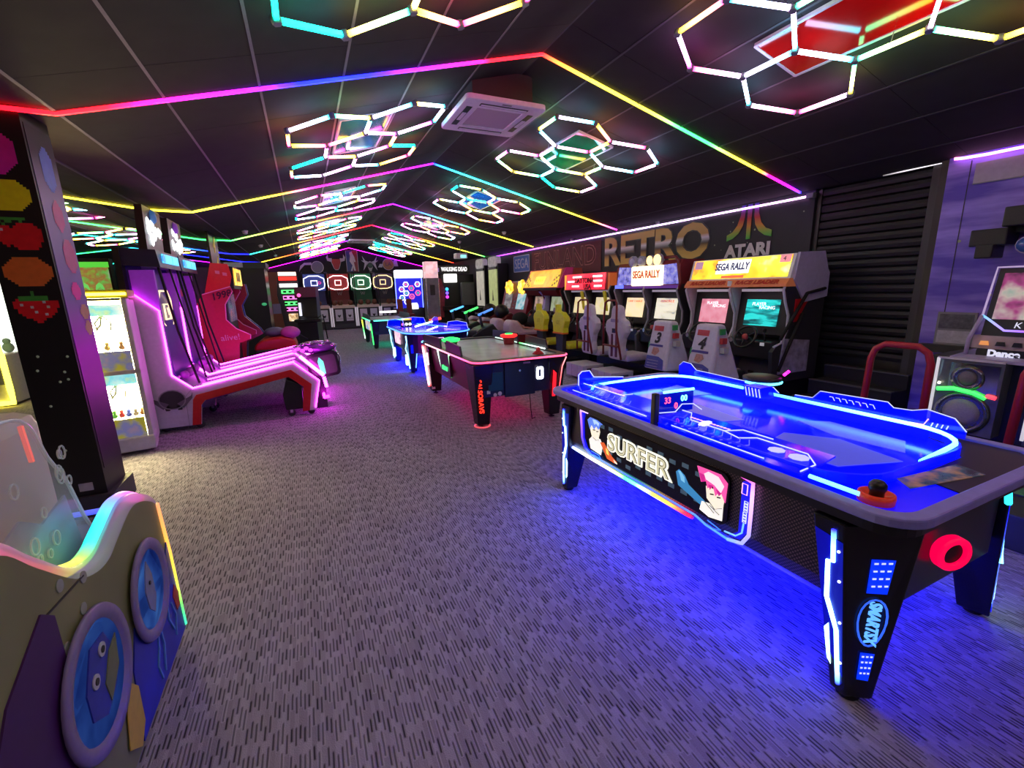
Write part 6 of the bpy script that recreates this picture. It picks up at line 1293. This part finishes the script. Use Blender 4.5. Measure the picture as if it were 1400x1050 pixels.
TB(t, 'edge', SILV, [(-.27, -.02, -.5), (-.27, -.02, .5), (.27, -.02, .5), (.27, -.02, -.5)], .014, 4)
t = emblem(3.22, 2.95, 'grey green antlered emblem'); PR(t, 'head', mat('buck_grey', (.55, .56, .6), .4), 'y', [(-.14, .1), (.0, .16), (.14, .1), (.12, -.14), (.04, -.34), (-.04, -.34), (-.12, -.14)], -.02, 0); LT(t, 'ball', mat('buck_green', (.05, .14, .09), .4), [(.13, -.02), (.1, -.035)], (0, 0, -.05), 'y', 14)
for s in (-1, 1): PR(t, 'antler', SILV, 'y', [(s * .08, .12), (s * .22, .18), (s * .36, .40), (s * .30, .16), (s * .42, .2), (s * .26, .06), (s * .34, -.3), (s * .22, -.12)], -.02, 0)
t = emblem(4.12, 2.95, 'gold ball emblem with white streaks'); LT(t, 'ball', mat('laker_gold', (.6, .32, .12), .4), [(.28, 0), (.28, -.02)], (0, 0, 0), 'y', 20); MB().tube([(.28 * math.cos(a), -.02, .28 * math.sin(a)) for a in [2 * PI * k / 20 for k in range(20)]], .016, 4, True).o('ring', SILV, t)
PR(t, 'streak', SILV, 'y', [(-.52, -.15), (-.3, -.15), (-.28, .02), (-.42, .02)], -.015, 0); PR(t, 'streak', SILV, 'y', [(.28, .2), (.44, .2), (.5, -.1), (.3, -.1)], -.015, 0); TX(t, 'LA', mat('laker_purple', (.14, .05, .2), .4), .26, (0, -.024, 0), '-y', .004)
# --- candy shelf game
t = thing('candy_game', 'shelf prize game with pink and green lit shelves and brown flank', 'arcade machine', (-.55, 16.0, 0))
PR(t, 'flank', mat('candy_brown', (.22, .07, .04), .4), 'y', [(-.42, .03), (-.05, .03), (-.12, .9), (-.20, 1.55), (-.12, 2.25), (-.38, 2.25), (-.46, 1.5), (-.42, .9)], -.4, -.36); B(t, 'cabinet', DARK, -.2, .42, -.3, .5, .03, 2.2)
B(t, 'flank_badge', mat('candy_badge', (.25, .22, .4), .5), -.36, -.14, -.41, -.40, 1.0, 1.3); TB(t, 'white_edge', glow('candy_edge', (1, .8, .85), 1.0), [(-.40, -.42, 2.25), (-.47, -.42, 1.5)], .012, 4)
for q, (c, z) in enumerate((((1, .75, .6), 2.2), ((1, .03, .02), 2.06), ((1, .95, .95), 1.85), ((.1, 1, .2), 1.66), ((1, .2, .7), 1.48), ((.1, 1, .2), 1.30), ((1, .2, .7), 1.12))):
    s = B(t, 'lit_shelf', glow('shelf_%d' % q, c, 1.8), -.1 + .03 * max(0, q - 2), .40 - .0 * q, -.36, -.3, z - .055, z + .055)
    if q > 2:
        for k in range(3): B(s, 'shelf_gap', BLACK, -.02 + k * .15, .07 + k * .15, -.37, -.35, z - .03, z + .03)
B(t, 'base_lights', screen('candy_base', [(.1, .05, .02), (.9, .6, .3), (1, .9, .7)], 12, 1.0), .05, .4, -.36, -.3, .75, .98)
# --- dark cabinet with violet screen before the hoops
t = thing('dark_arcade_cabinet', 'dark upright cabinet with small blue screen before the hoop machines', 'arcade machine', (.05, 13.0, 0), -.2)
PR(t, 'cabinet', BLACK, 'x', [(-.2, .03), (-.22, .85), (-.05, 1.0), (.05, 1.45), (-.02, 1.72), (.45, 1.72), (.5, .03)], -.24, .24, .01); PR(t, 'hood', mat('hood_plum', (.12, .01, .06), .4), 'x', [(-.12, 1.5), (-.02, 1.76), (.4, 1.76), (.2, 1.5)], -.26, .26)
q = MB(); q.add([(-.15, -.03, 1.02), (.2, -.03, 1.02), (.2, .06, 1.38), (-.15, .06, 1.38)], [(0, 1, 2, 3)]); q.o('screen', screen('violet_screen', [(.05, .05, .4), (.1, .1, .8), (.05, .03, .2)], 4, .9), t); B(t, 'pale_strip', glow('pale_strip', (.8, .8, .95), 1.2), -.2, -.14, -.06, -.03, 1.02, 1.36); MB().ell((-.15, -.1, 1.55), (.05, .04, .05), 8, 6).o('pink_lamp', glow('pink_lamp', (1, .1, .4), 2), t)
B(t, 'control_shelf', BLACK, -.3, .35, -.3, .0, .86, .94, .02); TB(t, 'gun_cable', RUB, [(.25, -.2, .95), (.4, -.25, 1.05), (.45, -.2, .4)], .015, 6)
# --- tall black screens on the left beyond the red cabinet
t = thing('black_booth', 'tall black booth between the red cabinet and the candy game', 'booth', (-1.35, 13.2, 0))
B(t, 'wall_panel', BLACK, -.5, .5, 0, 1.2, 0, 2.25); B(t, 'top_board', DARK, -.55, .55, -.05, 1.2, 2.25, 2.4); B(t, 'lit_badge', mat('booth_badge', (.4, .38, .5), .5), -.35, .05, -.06, -.05, 2.27, 2.39); MB().ell((.4, -.03, 1.35), (.06, .03, .04), 8, 6).o('green_lamp', mat('green_lamp', (.05, .2, .1), .4, emit=.3, ecol=(.1, 1, .4)), t)
# --- hexagon ball machine
t = thing('hexagon_machine', 'blue lit ball game with hexagon targets under a white canopy', 'arcade machine', (3.95, 18.6, 0))
B(t, 'base', DARK, -.55, .55, 0, .9, 0, .85); B(t, 'canopy', glow('canopy_white', (.75, .85, 1), 1.6), -.56, .56, -.25, .1, 2.1, 2.42, .04); B(t, 'back_panel', mat('hex_back', (.02, .02, .3), .4, emit=.6, ecol=(.02, .02, 1)), -.52, .52, .0, .05, .9, 2.1)
for s in (-.54, .54): LED(t, 'edge_light', [(s, -.03, .9), (s, -.03, 2.1)], .02, (.1, .15, 1), 4)
for r_, (hx, hz) in enumerate(((-.12, 1.85), (.10, 1.70), (-.3, 1.66), (-.12, 1.5), (.1, 1.36), (-.3, 1.32), (.36, 1.85), (.36, 1.5), (-.12, 1.15))):
    h_ = MB().ring([(.125 * math.cos(a), .125 * math.sin(a)) for a in [PI / 3 * k for k in range(6)]], [(.085 * math.cos(a), .085 * math.sin(a)) for a in [PI / 3 * k for k in range(6)]], 0, .03).o('hexagon_target', glow('hex_t%d' % (r_ % 3), ((.9, .95, 1), (1, .12, .3), (.85, .9, 1))[r_ % 3], 1.6), t, (hx, 0, hz), (PI / 2, 0, 0))
    MB().ell((0, 0, .01), (.05, .05, .02), 8, 5).o('target_centre', glow('hex_c%d' % (r_ % 2), ((.9, .1, .3), (.1, .5, .4))[r_ % 2], 1.0), h_)
PR(t, 'lit_tray', glow('tray_white', (.9, .95, 1), 1.6), 'x', [(-.2, .85), (-.2, 1.0), (.0, 1.1), (.0, .85)], -.1, .3)
for i, x in enumerate((3.24, 3.58)):
    s = thing('red_stool', ('nearer', 'farther')[1 - i] + ' dark red high seat before the hexagon ball game', 'stool', (x, 17.0, 0), group='dark red seats before the ball game')
    PR(s, 'backrest', DKRED, 'x', [(-.05, .75), (.05, .75), (.1, 1.3), (.04, 1.3)], -.1, .1, .02); B(s, 'seat', DKRED, -.13, .13, -.3, .05, .65, .76, .03); LT(s, 'post', CHROME, [(.14, 0), (.14, .02), (.03, .05), (.03, .65)], (0, -.12, 0), n=14)
# --- tower with grey panel
t = thing('tower_game', 'tall grey panel tower with red lit foot beside the zombie game', 'arcade machine', (3.52, 13.2, 0))
B(t, 'column', mat('tower_grey', (.16, .16, .17), .5, vary=.4, scale=7), -.19, .17, 0, .4, .75, 1.95); B(t, 'base', BLACK, -.22, .2, -.05, .5, 0, .7); LED(t, 'foot_light', [(-.18, -.03, .70), (.18, -.03, .76)], .04, (1, .06, .04), 2.5); B(t, 'window', BLACK, -.09, .06, -.008, 0, 1.45, 1.75)
B(t, 'head', screen('tower_head', [(.5, .4, .45), (.9, .5, .5), (.8, .8, .85)], 7, .8), -.2, .17, -.03, .3, 1.95, 2.42); TB(t, 'edge', CHROME, [(-.2, -.01, .75), (-.2, -.01, 1.95)], .015, 4); TB(t, 'edge', CHROME, [(.18, -.01, .75), (.18, -.01, 1.95)], .012, 4)
# --- zombie shooter
t = thing('zombie_shooter', 'dark shooter cabinet with white glowing title under the ceiling', 'arcade machine', (4.9, 16.1, 0))
B(t, 'cabinet', BLACK, -.62, 1.0, .1, 1.3, 0, 2.15); h_ = B(t, 'header', DARK, -.85, .8, -.1, .4, 2.18, 2.46); TX(h_, 'THE', glow('twd_violet', (.6, .4, 1), 1.2), .16, (-.52, -.115, 2.30), '-y', .004); TX(h_, 'WALKING DEAD', glow('twd_white', (1, .97, .95), 1.6), .21, (.20, -.115, 2.32), '-y', .006, xs=.62, off=.002)
B(t, 'lit_board', glow('twd_board', (1, 1, .92), 2.2), -.16, .32, -.02, .1, 1.86, 2.16, .02); PR(t, 'red_arch', mat('twd_red', (.25, .03, .05), .5, vary=.6, scale=9), 'y', [(-.7, .6), (-.25, .6), (-.18, 1.6), (-.3, 2.0), (-.6, 2.05), (-.7, 1.6)], -.05, .1); B(t, 'picture', mat('twd_picture', (.3, .28, .3), .5, vary=.7, scale=14), -.62, -.4, -.065, -.05, 1.62, 1.9)
B(t, 'grey_panel', mat('twd_grey', (.10, .11, .11), .5), .45, .98, -.1, .1, 1.0, 1.85, .04); B(t, 'gun_shelf', BLACK, -.3, .5, -.3, .1, .85, 1.0)
for i, c in enumerate(((.05, .5, 1), (.2, .1, 1), (.8, .05, .9))): MB().ell((-.12, -.12, 1.62 - i * .14), (.06, .04, .06), 8, 6).o('side_lamp', glow('twd_lamp%d' % i, c, 2), t)
t = thing('ceiling_projector', 'small pale projector box under the ceiling above the zombie game', 'projector', (5.0, 14.9, 2.62)); B(t, 'box', WHITE, -.2, .2, -.15, .15, 0, .18, .02); B(t, 'lens_panel', glow('proj_cyan', (.3, .9, 1), 1.2), -.05, .15, -.158, -.15, .02, .12); TB(t, 'pole', GREY, [(0, 0, .18), (0, 0, .42)], .02, 8)
# --- two tall lit panels
for i, (y, c, cap) in enumerate(((15.3, (.52, .50, .42), 'white'), (14.1, (.45, .52, .22), 'green'))):
    t = thing('pinball_panel', ('upright pale grey panel game with white cap, farther of the pair', 'upright yellow-green panel game with white cap beside the blue lettering')[i], 'arcade machine', (5.85, y, 0), -PI / 2, 'upright panel games')
    B(t, 'cabinet', BLACK, -.42, .42, .0, .35, 0, 2.4); B(t, 'panel', mat('panel_%s' % cap, c, .5, vary=.4, scale=6, emit=.6, ecol=c), -.34, .34, -.03, 0, 1.0, 2.22); MB().prism('y', [(a, b + 2.47) for a, b in rrect(.37, .17, .12, 4)], -.05, .15).o('cap', mat('panel_cap', (.6, .58, .6), .6, vary=.7, scale=9, emit=.18), t, bevel=.04); B(t, 'cap_band', BLACK, -.36, .36, -.04, .1, 2.22, 2.3)
    PR(t, 'figure', mat('panel_figure', (.14, .14, .1), .6), 'y', [(-.06, 1.2), (0, 1.55), (.06, 1.2)], -.036, -.03); B(t, 'shelf', BLACK, -.4, .4, -.25, 0, .8, .95)
